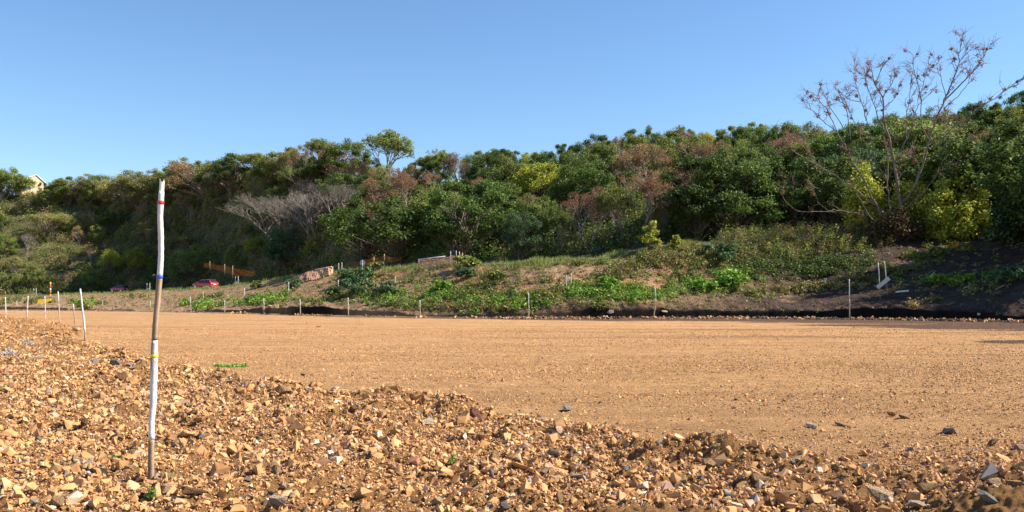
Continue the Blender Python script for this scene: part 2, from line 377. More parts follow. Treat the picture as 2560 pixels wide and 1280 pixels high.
def leafy_tree(name, kind, seed, H=6.5, R=3.3, K=46, per=230, size=.15, low=.12, bark=BARK, flatz=1.0, rad=(.42,.95), up=.5):
    rng = np.random.default_rng(seed); root = empty(name, (0,0,0)); tr = MB(); cr = MB()
    lean = rng.normal(size=2)*.25
    nt_ = int(rng.integers(1, 3)); top = np.array([lean[0], lean[1], H*.75])
    stems = []
    for q in range(nt_+1):
        e = top+np.append(rng.normal(size=2)*R*.25, -H*.1*q)
        stems.append(limb(tr, [rng.normal()*.1, rng.normal()*.1, -.6], e, .17*H/6.5, .04, rng, .15, 8, bark, 6))
    lob = rng.normal(size=(7, 3)); lob = unit(lob); la = rng.random(7)*1.0
    for k in range(K):
        d = unit(rng.normal(size=3)); d[2] = abs(d[2])*1.1-.35 if rng.random() < .8 else d[2]
        d = unit(d); f = 1+sum(la[i]*max(0, d@lob[i])**3 for i in range(7))-.3
        rr = (.42+.6*rng.random()**.5)*f; rr = min(rr, 1.22)
        c = np.array([d[0]*R*rr, d[1]*R*rr, H*(low+(1-low)*.5)+d[2]*H*(1-low)*.5*rr*flatz])
        c[2] = max(c[2], H*low*.7); c[:2] += lean
        S = stems[k % len(stems)]; j = int(np.clip((c[2]/H)*6, 1, 6)); st_ = S[j-1] if j else S[0]
        limb(tr, st_, c, .05*H/6.5, .012, rng, .18, 4, bark, 4, .05)
        pal = PAL[kind]; tone = .8+.45*rng.random()
        cr_r = rng.uniform(*rad)
        clump(cr, c, cr_r, int(per*(.6+.8*rng.random())), size, pal*tone, rng, .75, up)
    a = tr.build('trunk', M_bark, root, True); b = cr.build('crown', M_leaf, root)
    return root, [a, b], H
def twiggy_tree(name, kind, seed, H=6.5, R=3.4, bark=PALE, leaves=18, size=.13, lv=5, spread=.62, r0=.16, tipn=1.0, flat=0.0):
    rng = np.random.default_rng(seed); root = empty(name, (0,0,0)); tr = MB(); cr = MB(); tips = []
    def grow(p, d, L, r, depth):
        n = 4; P = [p]; q = p.copy(); dd = d.copy()
        for i in range(n-1):
            dd = unit(dd+rng.normal(size=3)*.16+np.array([0,0,.05])); q = q+dd*L/(n-1); P.append(q.copy())
        tr.tube(P, np.linspace(r, r*.68, n), 5 if depth > 2 else 3, bark*(.85+.3*rng.random()), cap=False)
        if depth <= (3 if lv > 5 else 2): tips.append((q, dd))
        if depth == 0: return
        for b in range(3 if rng.random() < .55 else 2):
            ax = unit(rng.normal(size=3)); nd = unit(dd+ax*spread*(.7+.6*rng.random())+np.array([0,0,.16-flat]))
            grow(q, nd, L*(.70+.16*rng.random()), r*.62, depth-1)
    for q in range(int(rng.integers(1, 3))+1):
        d = unit(np.array([rng.normal()*.16, rng.normal()*.16, 1.])); grow(np.array([rng.normal()*.12, rng.normal()*.12, -.3]), d, H*.30, r0, lv)
    P = np.array([t_[0] for t_ in tips]); s = H/np.percentile(P[:, 2], 98)
    V = np.vstack(tr.V)*1.0
    for arr in tr.V: arr[:, 2] *= s; arr[:, :2] *= R/max(1e-3, np.percentile(np.abs(P[:, :2]), 95))
    sx = R/max(1e-3, np.percentile(np.abs(P[:, :2]), 95))
    a = tr.build('trunk', M_bark, root, True); kids = [a]
    if leaves:
        for p, d in tips:
            if rng.random() < tipn:
                clump(cr, p*np.array([sx, sx, s]), .38, int(leaves*(.4+rng.random())), size, PAL[kind]*(.8+.4*rng.random()), rng, .8, .4, .0)
        kids.append(cr.build('crown', M_leaf, root))
    return root, kids, H
def flat_tree(name, kind, seed, H=5.5, R=4.6):
    rng = np.random.default_rng(seed); root = empty(name, (0,0,0)); tr = MB(); cr = MB()
    for q in range(26):
        a = rng.random()*2*PI; rr = R*rng.random()**.5; c = np.array([math.cos(a)*rr, math.sin(a)*rr, H*(.92-.16*(rr/R)**2)+rng.normal()*.12])
        limb(tr, [rng.normal()*.1, rng.normal()*.1, -.4], c*np.array([.35,.35,.62]), .1, .07, rng, .2, 5, BARK, 5)
        limb(tr, c*np.array([.35,.35,.62]), c, .07, .015, rng, .2, 5, BARK, 4)
        clump(cr, c, 1.1, 260, .10, PAL[kind]*(.8+.4*rng.random()), rng, .5, .7, .1)
    return root, [tr.build('trunk', M_bark, root, True), cr.build('crown', M_leaf, root)], H
T = {}
T['dark'] = [leafy_tree('broadleaf_tree', 'dark', 10+i, 7, 3.5, 78, 260, .12, .05) for i in range(4)]
T['mid'] = [leafy_tree('bushy_tree', 'mid', 20+i, 6, 3.2, 72, 260, .105, .04) for i in range(4)]
T['olive'] = [leafy_tree('olive_tree', 'olive', 30+i, 6, 3.1, 62, 220, .10, .06, bark=PALE*.8) for i in range(4)]
T['yellow'] = [leafy_tree('yellow_leaved_tree', 'yellow', 40+i, 5.5, 3.0, 60, 220, .10, .05) for i in range(2)]
T['brown'] = [leafy_tree('dry_leaved_tree', 'brown', 50+i, 6, 3.0, 46, 130, .10, .12, bark=PALE*.8, rad=(.5,1.0)) for i in range(2)]
T['rust'] = [twiggy_tree('rust_leaved_tree', 'rust', 60+i, 6.5, 3.2, PALE*.8, 13, .075, 6, .5, tipn=.42) for i in range(3)]
T['bare'] = [twiggy_tree('bare_tree', 'brown', 70+i, 6.5, 3.0, PALE*.66, 0, .1, 7, .46, r0=.11) for i in range(3)]
T['sparse'] = [twiggy_tree('sparse_tree', 'mid', 80+i, 6.5, 3.0, PALE*.7, 17, .10, 6, .5, tipn=.6) for i in range(3)]
T['flat'] = [flat_tree('flat_topped_tree', 'olive', 90+i) for i in range(2)]
T['blue'] = [leafy_tree('blue_green_tree', 'blue', 95+i, 6, 3.3, 70, 280, .11, .05) for i in range(2)]
DESC = {'dark': 'dark green leafy tree', 'mid': 'mid green bushy tree', 'olive': 'olive green leafy tree', 'yellow': 'yellow green tree',
        'brown': 'dry brownish tree', 'rust': 'rust coloured twiggy tree', 'bare': 'leafless grey tree', 'sparse': 'thin sparse tree',
        'flat': 'flat topped thorn tree', 'blue': 'blue green dense tree'}
used = set(); trees = []   # (object, kind, px, py of crown, row)
def put_tree(kind, loc, H, rng, row, variant=None, wide=None):
    v = int(rng.integers(len(T[kind]))) if variant is None else variant % len(T[kind])
    root, kids, h0 = T[kind][v]; s = H/h0; ws = s*(rng.uniform(.9, 1.25) if wide is None else wide)
    rz = rng.random()*2*PI; key = (kind, v)
    if key not in used:
        used.add(key); o = root; o.location = loc; o.rotation_euler = (0,0,rz); o.scale = (ws, ws, s)
    else: o = copy_thing(root, kids, loc, rz, (ws, ws, s))
    p = topix((loc[0], loc[1], loc[2]+H*.6)); trees.append((o, kind, p[0], p[1], row, loc[1])); return o
rng = np.random.default_rng(7)
# hand-set trees: kind, px of the stem, py of its foot, py of its top, width factor
FEAT = [('bare',705,655,496,.95),('bare',785,610,482,.9),('bare',845,575,462,1.1),('bare',575,500,405,.8),
 ('rust',1475,628,478,1.0),('rust',1300,590,490,1.5),('rust',1650,520,372,1.35),('mid',1580,480,362,1.1),('rust',1700,560,425,1.3),('rust',1620,600,440,1.0),('olive',1660,590,470,.8),
 ('rust',1090,500,432,1.7),('rust',1990,450,338,1.3),('rust',1730,500,360,1.2),('sparse',1395,640,520,.9),('bare',1790,500,415,1.3),('sparse',1560,610,470,1.0),
 ('yellow',1350,520,402,1.5),('yellow',1410,530,425,1.2),('yellow',640,652,585,1.2),('yellow',785,655,590,1.0),('yellow',280,690,620,.7),('yellow',345,695,615,.7),
 ('dark',1150,655,478,1.05),('dark',1010,655,490,1.2),('blue',1300,650,548,1.4),('dark',1480,560,410,1.1),('dark',1850,610,445,1.2),('dark',2000,600,440,1.2),('dark',1740,608,470,1.1),
 ('dark',2080,590,430,1.1),('dark',2440,590,400,1.1),('dark',2540,570,330,1.1),('mid',490,712,628,1.0),('flat',120,600,535,.95),('flat',470,650,590,1.1),('dark',920,660,520,1.2),('blue',720,680,590,1.3),
 ('olive',1640,620,560,.7),('mid',16,500,430,.7),('olive',66,520,482,1.5),('mid',112,520,480,1.5),('mid',142,500,450,1.0),('olive',165,500,450,1.3),('mid',2330,450,290,1.1),('blue',2560,590,470,1.0)]
fpos = []
for kd, px, pf, pt, wf in FEAT:
    L = lines_at(px); p = hit(px, pf, float(L[8][0])-.3); H = (pf-pt)/F*p.y*1.04
    put_tree(kd, p-Vector((0,0,.15)), H, rng, 'slope', None, (H/6.5 if kd != 'flat' else H/5.5)*wf); fpos.append((px, p.y, kd))
# skyline trees, each reaching the height of the photograph's skyline
def elips(px, py, l): return any(((px-a)/c)**2+((py-b)/d)**2 < 1 for a, b, c, d in l)
def kind_at(px, py, rng):
    r = rng.random()
    if elips(px, py, [(820,490,110,45),(100,520,70,25),(560,420,50,35)]) and r < .6: return 'bare' if rng.random() < .6 else 'brown'
    if elips(px, py, [(1640,410,150,75),(1290,540,110,35),(1090,450,100,30),(2000,350,60,35),(1480,480,60,60),(2330,380,150,60)]) and r < .42: return 'rust'
    if elips(px, py, [(1340,430,90,40),(1780,330,40,18)]) and r < .4: return 'yellow'
    if px < 700: return 'olive' if r < .36 else 'mid' if r < .70 else 'brown' if r < .77 else 'dark' if r < .90 else 'sparse' if r < .97 else 'bare'
    if px < 1050: return 'olive' if r < .3 else 'mid' if r < .5 else 'brown' if r < .65 else 'dark' if r < .8 else 'sparse' if r < .92 else 'rust'
    return 'dark' if r < .46 else 'mid' if r < .78 else 'olive' if r < .92 else 'blue' if r < .96 else 'rust'
SK = {750:'olive',800:'sparse',850:'dark',880:'olive',830:'olive',1040:'dark',1095:'sparse',1130:'sparse',1160:'rust',1205:'sparse',1235:'sparse',1275:'dark',1370:'sparse',1400:'dark',1440:'sparse'}
px = -300.0
while px < 2900:
    near = [k for k in SK if abs(k-px) < 16]
    if not (895 < px < 1012 or 22 < px < 142):
        yr = float(np.interp(px, ST, YR)); yy = yr-rng.uniform(0, 6); p = on(px, yy)
        top = float(sky_at(px))+rng.uniform(-4, 12); H = float(zof(top, yy)-p.z)
        kd = SK[near[0]] if near else kind_at(px, top+20, rng)
        if kd in ('bare',): kd = 'sparse'
        H = float(np.clip(H, 2.5, 9)); put_tree(kd, p-Vector((0,0,.2)), H/.98, rng, 'ridge', None, H/6.3*rng.uniform(.85, 1.2))
    px += 3.9*F/float(np.interp(px, ST, YR))*rng.uniform(.7, 1.15)
for q, tp, kd, wf in ((945,340,'sparse',.85),(912,420,'olive',.7),(975,424,'brown',.8),(1003,426,'yellow',.8)):
    yy = float(np.interp(q, ST, YR))-1; p = on(q, yy); H = float(zof(tp, yy)-p.z); put_tree(kd, p, H/.97, rng, 'ridge', 1, H/6.5*wf)
# the wooded slope between
rows = 0; tt = 0.0
while tt < .96:
    px = -250.0+rng.uniform(0, 60)
    while px < 2830:
        yf = float(np.interp(px, ST, YF)); yr = float(np.interp(px, ST, YR)); yy = yf+(yr-yf)*(tt+rng.uniform(-.035, .035))+1.0
        g = on(px, yy); H = (rng.uniform(3.3, 5.6) if px < 750 else rng.uniform(4.2, 7.0))*(1.12 if tt < .1 else 1)
        tp = topix((g.x, g.y, g.z+H))
        lim = float(sky_at(px))+6
        if tp[1] < lim: H = float(zof(lim, yy)-g.z)
        blocked = any(abs(px-a) < 36 and yy < b+1 and b-yy < 14 for a, b, k in fpos) or any(abs(px-a) < 22 and abs(yy-b) < 4 for a, b, k in fpos)
        if not blocked and H > 2.2:
            kd = kind_at(px, tp[1]+25, rng)
            if tt < .08 and kd in ('olive','brown','sparse') and rng.random() < .5: kd = 'dark'
            put_tree(kd, g-Vector((0,0,.2)), H, rng, 'foot' if tt < .1 else 'slope', None, H/6.3*rng.uniform(.95, 1.3))
        px += 6.3*F/yy*rng.uniform(.75, 1.25)
    tt += .135
# trees past the right edge of the view, whose shade falls on the bank
for px, yy, H in ((2695,66,9.5),(2705,61.5,9),(2790,65,8),(2800,58,8)):
    put_tree('dark', on(px, yy), H, rng, 'off')
print('TREES', len(trees))
for kd in T:
    for v, (root, kids, h0) in enumerate(T[kd]):
        if (kd, v) not in used:
            for k in kids: bpy.data.objects.remove(k)
            bpy.data.objects.remove(root)
# labels: what it is + where it stands + order from the left among its like
LM = [(-400,'at the left edge'),(40,'below the brick house'),(190,'between house and tall painted pole'),(380,'behind the tall pole'),(470,'above the nearer red car'),(600,'right of the nearer red car'),
      (720,'above the collapsed fence'),(850,'behind the round sign'),(1000,'above the upright mesh fence'),(1180,'right of the upright fence'),(1380,'above the paired short stakes'),
      (1560,'left of the pale spiky plant'),(1740,'around the pale spiky plant'),(1900,'left of the seed-pod tree'),(2100,'behind the seed-pod tree'),(2330,'right of the seed-pod tree'),(2480,'at the right edge')]
def place_of(px):
    r = LM[0][1]
    for a, b in LM:
        if px >= a: r = b
    return r
ROWN = {'ridge': 'on skyline', 'slope': 'up the slope', 'foot': 'at hill foot', 'off': 'past the edge'}
ORD = ['leftmost','second','third','fourth','fifth','sixth','seventh','eighth','ninth','tenth','eleventh','twelfth']
def order_labels(items, fmt):
    """items: (object, key, px)"""
    d = {}
    for it in items: d.setdefault(it[1], []).append(it)
    for k, L_ in d.items():
        L_.sort(key=lambda i: i[2])
        for i, it in enumerate(L_):
            it[0]['label'] = fmt(k) if len(L_) == 1 else fmt(k)+', '+(ORD[i] if i == 0 else ORD[min(i, 11)]+' from left')
items = []
for o, kd, px, py, row, yy in trees:
    o['category'] = 'tree'; o['group'] = 'trees of the wooded hill'
    items.append((o, (DESC[kd], ROWN[row], place_of(px)), px))
order_labels(items, lambda k: ' '.join(k))

# ------------------------------------------------------------------ undergrowth, weeds, grass
def leafy_stuff(name, spots, mat=M_leafn):
    mb = MB()
    for (p, rad, n, size, pal, fz, up) in spots: clump(mb, p, rad, n, size, pal, rng, fz, up, .2)
    o = mb.build(name, mat); o['kind'] = 'stuff'; return o
sp = []
for i in range(4200):
    px = rng.uniform(-300, 2850); yf = float(np.interp(px, ST, YF)); yr = float(np.interp(px, ST, YR)); yy = yf+(yr-yf+4)*rng.random()**1.2-0.5
    g = on(px, yy); kd = (('mid','olive','dark','olive','brown','mid') if px < 1000 else ('mid','olive','dark','dark','blue','mid'))[int(rng.integers(6))]
    r_ = rng.uniform(.6, 1.7)*(1.0 if yy < 130 else 1.25); sp.append(((g.x, g.y, g.z+r_*.5), r_, int(95*r_+20), .12 if yy < 130 else .155, PAL[kd]*rng.uniform(.75, 1.25), .85, .5))
leafy_stuff('undergrowth', sp)
# weeds on the bank: patches given as ellipses (px, py, half width, half height, density, palette)
WP = [(500,764,70,9,1.6,'bright'),(640,756,80,9,1.6,'bright'),(700,748,60,14,1.2,'bright'),(560,745,60,10,.5,'mid'),(800,752,80,16,1.0,'mid'),(900,735,90,22,1.3,'mid'),(980,745,90,22,1.2,'bright'),(1020,762,120,18,1.2,'mid'),
 (1100,740,70,22,1.6,'bright'),(1180,730,70,26,1.6,'mid'),(1260,755,110,22,1.8,'bright'),(1180,770,120,12,1.2,'olive'),(1360,745,60,22,1.3,'mid'),(1060,700,60,18,.8,'mid'),(1230,700,50,14,.7,'mid'),(1350,705,60,24,.5,'olive'),
 (1470,730,70,24,1.8,'bright'),(1560,735,80,24,1.8,'bright'),(1480,765,70,10,.6,'mid'),(1500,690,60,18,.9,'mid'),(1580,665,60,22,1.0,'mid'),(1680,650,90,28,1.6,'olive'),(1760,630,110,24,1.6,'olive'),(1700,690,60,22,.8,'mid'),
 (1660,735,70,18,1.6,'bright'),(1760,715,70,18,2.4,'bright'),(1830,695,60,22,2.6,'bright'),(1890,735,90,10,1.6,'mid'),(1990,725,110,10,1.7,'olive'),(2080,716,100,9,1.6,'olive'),(2180,700,90,10,1.3,'mid'),
 (1740,655,60,18,1.4,'mid'),(1900,660,110,38,2.6,'dark'),(2010,660,110,36,2.4,'dark'),(2120,660,90,30,2.0,'dark'),(1960,620,120,28,2.4,'mid'),(2080,605,110,26,2.2,'mid'),(1820,655,80,26,2.0,'mid'),(1620,640,50,20,1.6,'mid'),(1560,690,50,20,1.2,'olive'),(2250,680,60,14,.8,'mid'),(2300,645,60,18,1.0,'mid'),(2380,620,60,14,.9,'yellow'),
 (2350,706,60,10,1.8,'bright'),(2410,702,40,9,1.4,'mid'),(2520,690,60,14,1.8,'bright'),(2470,715,60,10,.5,'olive'),(2340,748,20,8,.6,'mid'),(2290,765,20,6,.3,'olive'),(2420,735,60,12,.4,'olive'),
 (220,768,40,5,.6,'mid'),(190,756,40,8,.7,'bright'),(80,752,60,8,1.2,'mid'),(20,752,30,10,1.2,'mid'),(250,760,30,8,.8,'mid'),(340,745,60,8,.4,'olive'),(1430,660,120,8,.5,'mid'),(880,690,60,20,.9,'mid'),(960,700,60,16,.9,'mid')]
sp = []
for (cx, cy, a_, b_, dn, pal) in WP:
    for i in range(int(a_*b_*dn*(.023 if cx < 1700 else .018))+3):
        u, v = rng.normal(size=2)*.5; px, py = cx+u*a_, cy+v*b_
        L = lines_at(px); yb = float(L[4][0])+.1
        g = hit(px, py, yb, float(L[7][0])+1)
        if g.y > float(L[7][0]): continue
        r_ = rng.uniform(.16, .5)*(1.15 if g.y < 80 else 1.5)
        sp.append(((g.x, g.y, g.z+r_*.3), r_, int(110*r_+16), .085 if g.y < 80 else .12, PAL[pal]*rng.uniform(.5, 1.15)*(np.array([1.25,.95,1]) if rng.random() < .3 else 1), .75, .8))
for i in range(1500):   # thin scatter of low weeds
    px = rng.uniform(-200, 2750); L = lines_at(px); yy = rng.uniform(float(L[4][0]), float(L[6][0])); g = on(px, yy)
    if 1900 < px and yy < float(L[5][0])-1: 
        if rng.random() < .75: continue
    r_ = rng.uniform(.1, .3); sp.append(((g.x, g.y, g.z+r_*.3), r_, 16, .08, PAL[('mid','olive','brown','olive')[int(rng.integers(4))]], .7, .8))
leafy_stuff('bank_weeds', sp)
def blades(name, pts, h, wdt, cols, tilt=.35, mat=M_leafn):
    mb = MB(); P = np.array(pts); n = len(P)
    hh = h*(.5+rng.random(n)); d = unit(np.stack([rng.normal(size=n)*tilt, rng.normal(size=n)*tilt, np.ones(n)], 1))
    s = unit(np.stack([rng.normal(size=n), rng.normal(size=n), np.zeros(n)], 1))*wdt*(.6+.8*rng.random(n))[:, None]
    V = np.stack([P-s, P+s, P+d*hh[:, None]+s*.2, P+d*hh[:, None]-s*.2], 1).reshape(-1, 3)
    c = cols[rng.integers(len(cols), size=n)]*(1+.2*rng.normal(size=(n, 1)))
    mb.add(V, np.arange(4*n).reshape(n, 4), None, np.repeat(np.clip(c, .01, .9), 4, axis=0))
    o = mb.build(name, mat); o['kind'] = 'stuff'; return o
N_ = 52000; px = rng.uniform(-250, 1760, N_); L = lines_at(px); yy = L[6][0]+rng.normal(size=N_)*.9+.3; xx = (px-1280)/F*yy
kk = fbm(xx*.9, yy*1.4, 905, 3)+.22 > rng.random(N_)*.9-.2; xx, yy = xx[kk], yy[kk]
blades('crest_grass', np.stack([xx, yy, zg(xx, yy)-.03], 1), .12+.32*np.clip(.5+fbm(xx*.5, yy*.5, 907, 2), 0, 1), .022, np.array([[.27,.29,.075],[.20,.25,.055],[.33,.32,.12],[.16,.22,.05]]))
# dry twigs, roots and litter strewn on the cut bank
N_ = 16000; px = rng.uniform(-150, 1950, N_); L = lines_at(px); q = rng.random(N_); yy = L[4][0]+.2+(L[6][0]-L[4][0]-.6)*q; xx = (px-1280)/F*yy
blades('dry_litter', np.stack([xx, yy, zg(xx, yy)], 1), .34, .014, np.array([[.28,.20,.13],[.20,.14,.09],[.12,.08,.055],[.36,.27,.18],[.07,.05,.035]]), 1.8)
# tall dry weeds on the crest at the right
N_ = 8000; px = rng.uniform(1800, 2230, N_); L = lines_at(px); yy = L[6][0]+rng.normal(size=N_)*2.4+.2; xx = (px-1280)/F*yy
kk = fbm(xx*.8, yy*.8, 901, 3)-.05 > rng.random(N_)*.7-.25; xx, yy = xx[kk], yy[kk]
hw_ = .25+.9*np.clip(.5+fbm(xx*.6, yy*.6, 903, 2), 0, 1)
blades('tall_dry_weeds', np.stack([xx, yy, zg(xx, yy)-.03], 1), hw_, .03, np.array([[.20,.17,.05],[.16,.17,.05],[.12,.15,.04],[.22,.17,.09]]), .45)
sp = []
for i in range(170):
    px = rng.uniform(1800, 2230); L = lines_at(px); yy = float(L[6][0])+rng.normal()*2.2; g = on(px, yy); hh = rng.uniform(.3, 1.1)
    sp.append(((g.x, g.y, g.z+hh), rng.uniform(.25, .5), 55, .07, PAL[('olive','yellow','mid','brown')[int(rng.integers(4))]]*rng.uniform(.7, 1.1), 1.3, .6))
leafy_stuff('crest_weeds', sp)

# ------------------------------------------------------------------ distinct bushes on the bank
def bush(name, px, pf, h_px, w_px, pal, label, leaf=.16, n=12, per=60, tall=False, Y=None, asp=.5, grp='bushes on the embankment'):
    L = lines_at(px); g = on(px, Y) if Y else hit(px, pf, float(L[4][0]), 140); H = h_px/F*g.y; Wd = w_px/F*g.y/2
    root = empty(name, g); st_ = MB(); lv = MB()
    for k in range(n):
        a = rng.random()*2*PI; rr = Wd*rng.random()**.5*.85; z = H*rng.uniform(.25, .9)*(1-.45*(rr/Wd)**2)
        c = np.array([math.cos(a)*rr, math.sin(a)*rr, z]); limb(st_, [rng.normal()*.05, rng.normal()*.05, -.15], c, .03, .01, rng, .12, 5, BARK, 4)
        clump(lv, c, max(.2, min(H, Wd)*.36), per, leaf, PAL[pal]*rng.uniform(.75, 1.25), rng, .6, .9, .15, asp)
    st_.build('stems', M_bark, root, True); lv.build('leaves', M_leafn, root)
    return tag(root, label, 'bush', grp)
B = [(737,728,34,44,'blue','dark bush hugging a stake below the collapsed mesh fence'),
 (552+85,735,1,1,None,None),
 (640,722,22,26,'mid','small round bush on the crest left of the collapsed fence'),
 (872,706,46,56,'blue','large leaved bush right beside the collapsed mesh fence'),
 (915,700,34,52,'blue','leafy bush at the foot of the round sign'),
 (895,735,46,84,'blue','wide dark leaved bush below the round sign'),
 (965,738,40,72,'blue','wide blue green bush right of the one below the sign'),
 (830,742,30,50,'blue','low dark bush between two stakes below the collapsed fence'),
 (942,676,26,36,'mid','light green bush between the sign and the orange netting'),
 (1165,672,40,76,'mid','spreading bush at the right end of the upright mesh fence'),
 (1165,696,34,56,'blue','grey green bush just below the upright fence end'),
 (1110,725,30,44,'bright','bright green bush midway down the bank below the upright fence'),
 (1245,700,26,44,'mid','small bush alone on the brown bank right of the upright fence'),
 (1625,628,84,56,'yellow','yellow green sapling cluster standing on the bank crest'),
 (1690,624,44,22,'yellow','thin yellow green sapling right of the sapling cluster'),
 (1800,655,58,90,'blue','broad pale leaved bush on the crest above the bright weeds'),
 (1830,718,50,84,'bright','brightest green weed clump at the shade edge'),
 (1760,728,34,70,'bright','bright green weed clump left of the brightest one'),
 (2355,712,26,70,'bright','low leafy plant right of the paired tall stakes'),
 (2415,708,24,40,'bright','low leafy plant beside the bleached stick'),
 (2525,702,44,90,'blue','broad leaved plant at the right photo edge on the dark bank'),
 (2240,692,22,30,'mid','small leafy plant above the board on the tall stakes'),
 (2340,640,24,44,'mid','small plant climbing the dark bank under the vine'),
 (205,762,16,36,'bright','small green bush beside the striped pole'),
 (1520,720,30,56,'bright','bright green bush right of the paired short stakes')]
for b in B:
    if b[4] is None: continue
    bush('bush', b[0], b[1], b[2], b[3], b[4], b[5], leaf=.15 if b[1] < 760 and b[0] > 600 else .14, n=14, per=56)
# vine-covered yellow-green thicket round the tall tree
def thicket(name, px, Y, H, Wd, pal, label, n=60, per=170, leaf=.14, cat='thicket'):
    g = on(px, Y); root = empty(name, g); st_ = MB(); lv = MB()
    for k in range(n):
        a = rng.random()*2*PI; rr = Wd*rng.random()**.5; z = H*(.1+.85*rng.random())*(1-.55*(rr/Wd)**2)
        c = np.array([math.cos(a)*rr, math.sin(a)*rr*.8, z]); limb(st_, [c[0]*.4, c[1]*.4, -.2], c, .04, .012, rng, .15, 5, BARK, 4)
        clump(lv, c, rng.uniform(.5, .95), per, leaf, PAL[pal]*rng.uniform(.75, 1.2)*(1.2 if pal == 'yellow' else 1), rng, .85, .6)
    st_.build('stems', M_bark, root, True); lv.build('leaves', M_leafn, root)
    return tag(root, label, cat)
thicket('vine_thicket', 2400, 75, 5.8, 3.0, 'yellow', 'yellow green vine thicket right of the tall seed-pod tree', 90, 190)
thicket('vine_thicket', 2160, 79, 6.8, 1.6, 'yellow', 'climbing yellow green vine wrapped left of the tall seed-pod tree', 64, 90)
thicket('vine_thicket', 2275, 78, 5.6, 1.7, 'yellow', 'vine thicket directly behind the tall seed-pod tree trunk', 60, 100)
thicket('brown_scrub', 2235, 75.5, 2.9, 2.4, 'scrub', 'dry brown scrub round the tall seed-pod tree base', 60, 120, .1, 'scrub')
thicket('dark_shrub', 2530, 70, 3.0, 1.7, 'blue', 'blue green large leaved shrub at the photo right edge', 44, 120, .2, 'shrub')

# ------------------------------------------------------------------ tall bare tree with seed pods (limbs as seen in the photo, spread in depth)
def zx(p): return 1900+p[0]/2.5606, 60+p[1]/2.5606
TY = 76.0
tb = on(2251, TY); big = empty('seed_pod_tree', tb)
LIMBS = [(.24,[(905,1390),(905,1250),(900,1150),(880,1050),(862,890),(825,730),(790,600),(790,470),(730,380),(715,290)],0),
 (.10,[(862,890),(900,810),(960,690),(985,590),(1010,520),(1090,440)],1),(.08,[(862,890),(960,860),(1000,840)],-1.5),
 (.17,[(900,1150),(960,1100),(1010,990),(1060,850),(1080,740),(1130,610),(1180,490),(1250,330),(1275,240),(1275,180),(1298,80)],-1),
 (.09,[(1180,490),(1290,380),(1390,280),(1430,210),(1450,160)],-2),(.05,[(1275,240),(1320,190),(1365,150)],-1.5),
 (.08,[(1080,740),(1035,660),(1030,560),(1030,440),(985,310),(980,200)],1.5),(.05,[(1190,470),(1155,340),(1120,230)],1),
 (.05,[(1180,540),(1260,470),(1330,390),(1345,320)],-2),(.05,[(1030,440),(1060,340),(1080,250)],2),
 (.12,[(835,1300),(835,1180),(820,1050),(820,900),(825,780)],2),(.07,[(825,730),(760,620),(740,540),(700,440),(670,330),(680,310)],2.5),
 (.13,[(860,1330),(780,1230),(700,1080),(660,980),(600,900),(560,810),(490,690),(440,560),(380,490),(340,440)],-1),
 (.05,[(490,690),(400,620),(350,560),(300,530)],-2),(.06,[(580,740),(560,560),(520,480),(500,430)],1),
 (.07,[(740,900),(720,760),(680,620),(650,500),(600,340),(605,260)],1.5),(.05,[(650,500),(560,480),(480,410)],.5),(.05,[(530,660),(440,520),(390,410)],-2),
 (.12,[(830,1320),(710,1250),(620,1090),(600,1050)],-2),(.10,[(790,1200),(690,1120),(600,1050),(480,970),(360,900),(310,830),(260,750)],-2.5),(.06,[(360,900),(190,800),(150,700)],-3),
 (.06,[(690,1270),(640,1210),(510,1190),(430,1195),(370,1140),(340,1060)],-3),(.05,[(640,1210),(400,1200),(230,1200),(160,1130)],-3.5),
 (.09,[(940,1180),(1060,1060),(1150,950),(1250,900),(1330,800),(1400,730)],1),(.06,[(1130,790),(1240,650),(1350,590),(1450,510),(1550,440),(1690,340),(1780,280)],-2),(.05,[(1110,1000),(1190,840),(1240,700)],2),
 (.05,[(790,470),(850,370),(870,320)],-1),(.05,[(790,540),(860,480),(890,400)],.5),(.05,[(730,380),(780,290),(800,230)],-.5),
 (.06,[(940,740),(935,600),(960,460),(970,330)],.8),(.05,[(1180,800),(1180,650),(1190,560)],1.5),(.07,[(720,940),(700,800),(600,620),(560,520)],.3)]
tr = MB(); podp = []
g2 = np.random.default_rng(33)
def W3(p, dy):
    a, b = zx(p); yy = TY+dy; return np.array([(a-1280)/F*yy, yy, zof(b, yy)])
for r0, pts, dy in LIMBS:
    n = len(pts); P = np.array([W3(p, dy*(k/(n-1))) for k, p in enumerate(pts)])-np.array(tb)
    # subdivide smoothly
    tq = np.linspace(0, n-1, (n-1)*4+1); Q = np.stack([np.interp(tq, np.arange(n), P[:, i]) for i in range(3)], 1)
    Q[1:-1] = (Q[:-2]+Q[1:-1]*2+Q[2:])/4; Q[1:-1] += g2.normal(size=(len(Q)-2, 3))*.03
    R = np.interp(tq, [0, n-1], [r0, max(.022, r0*.15)])*.72
    tr.tube(Q, R, 7, BARK*1.25*(.9+.2*g2.random()), cap=False)
    for k in range(max(2, len(Q)//3), len(Q)):
        hgt = Q[k][2]/13
        if g2.random() < .72*hgt+.14 or k == len(Q)-1:
            d = unit(g2.normal(size=3)*.7+(Q[k]-Q[k-1])*2.5+np.array([0,0,.5])); L_ = g2.uniform(.5, 1.3)
            tp = Q[k]+d*L_; m = limb(tr, Q[k], tp, .024, .011, g2, .15, 4, BARK*1.1, 4)
            if g2.random() < .7: podp.append(m[-2])
            for _ in range(5):
                dd_ = unit(d+g2.normal(size=3)*.6); limb(tr, m[int(g2.integers(1, 4))], m[int(g2.integers(1, 4))]+dd_*g2.uniform(.4, 1.0), .016, .008, g2, .15, 4, BARK*1.3, 3)
tr.build('trunk', M_bark, big, True)
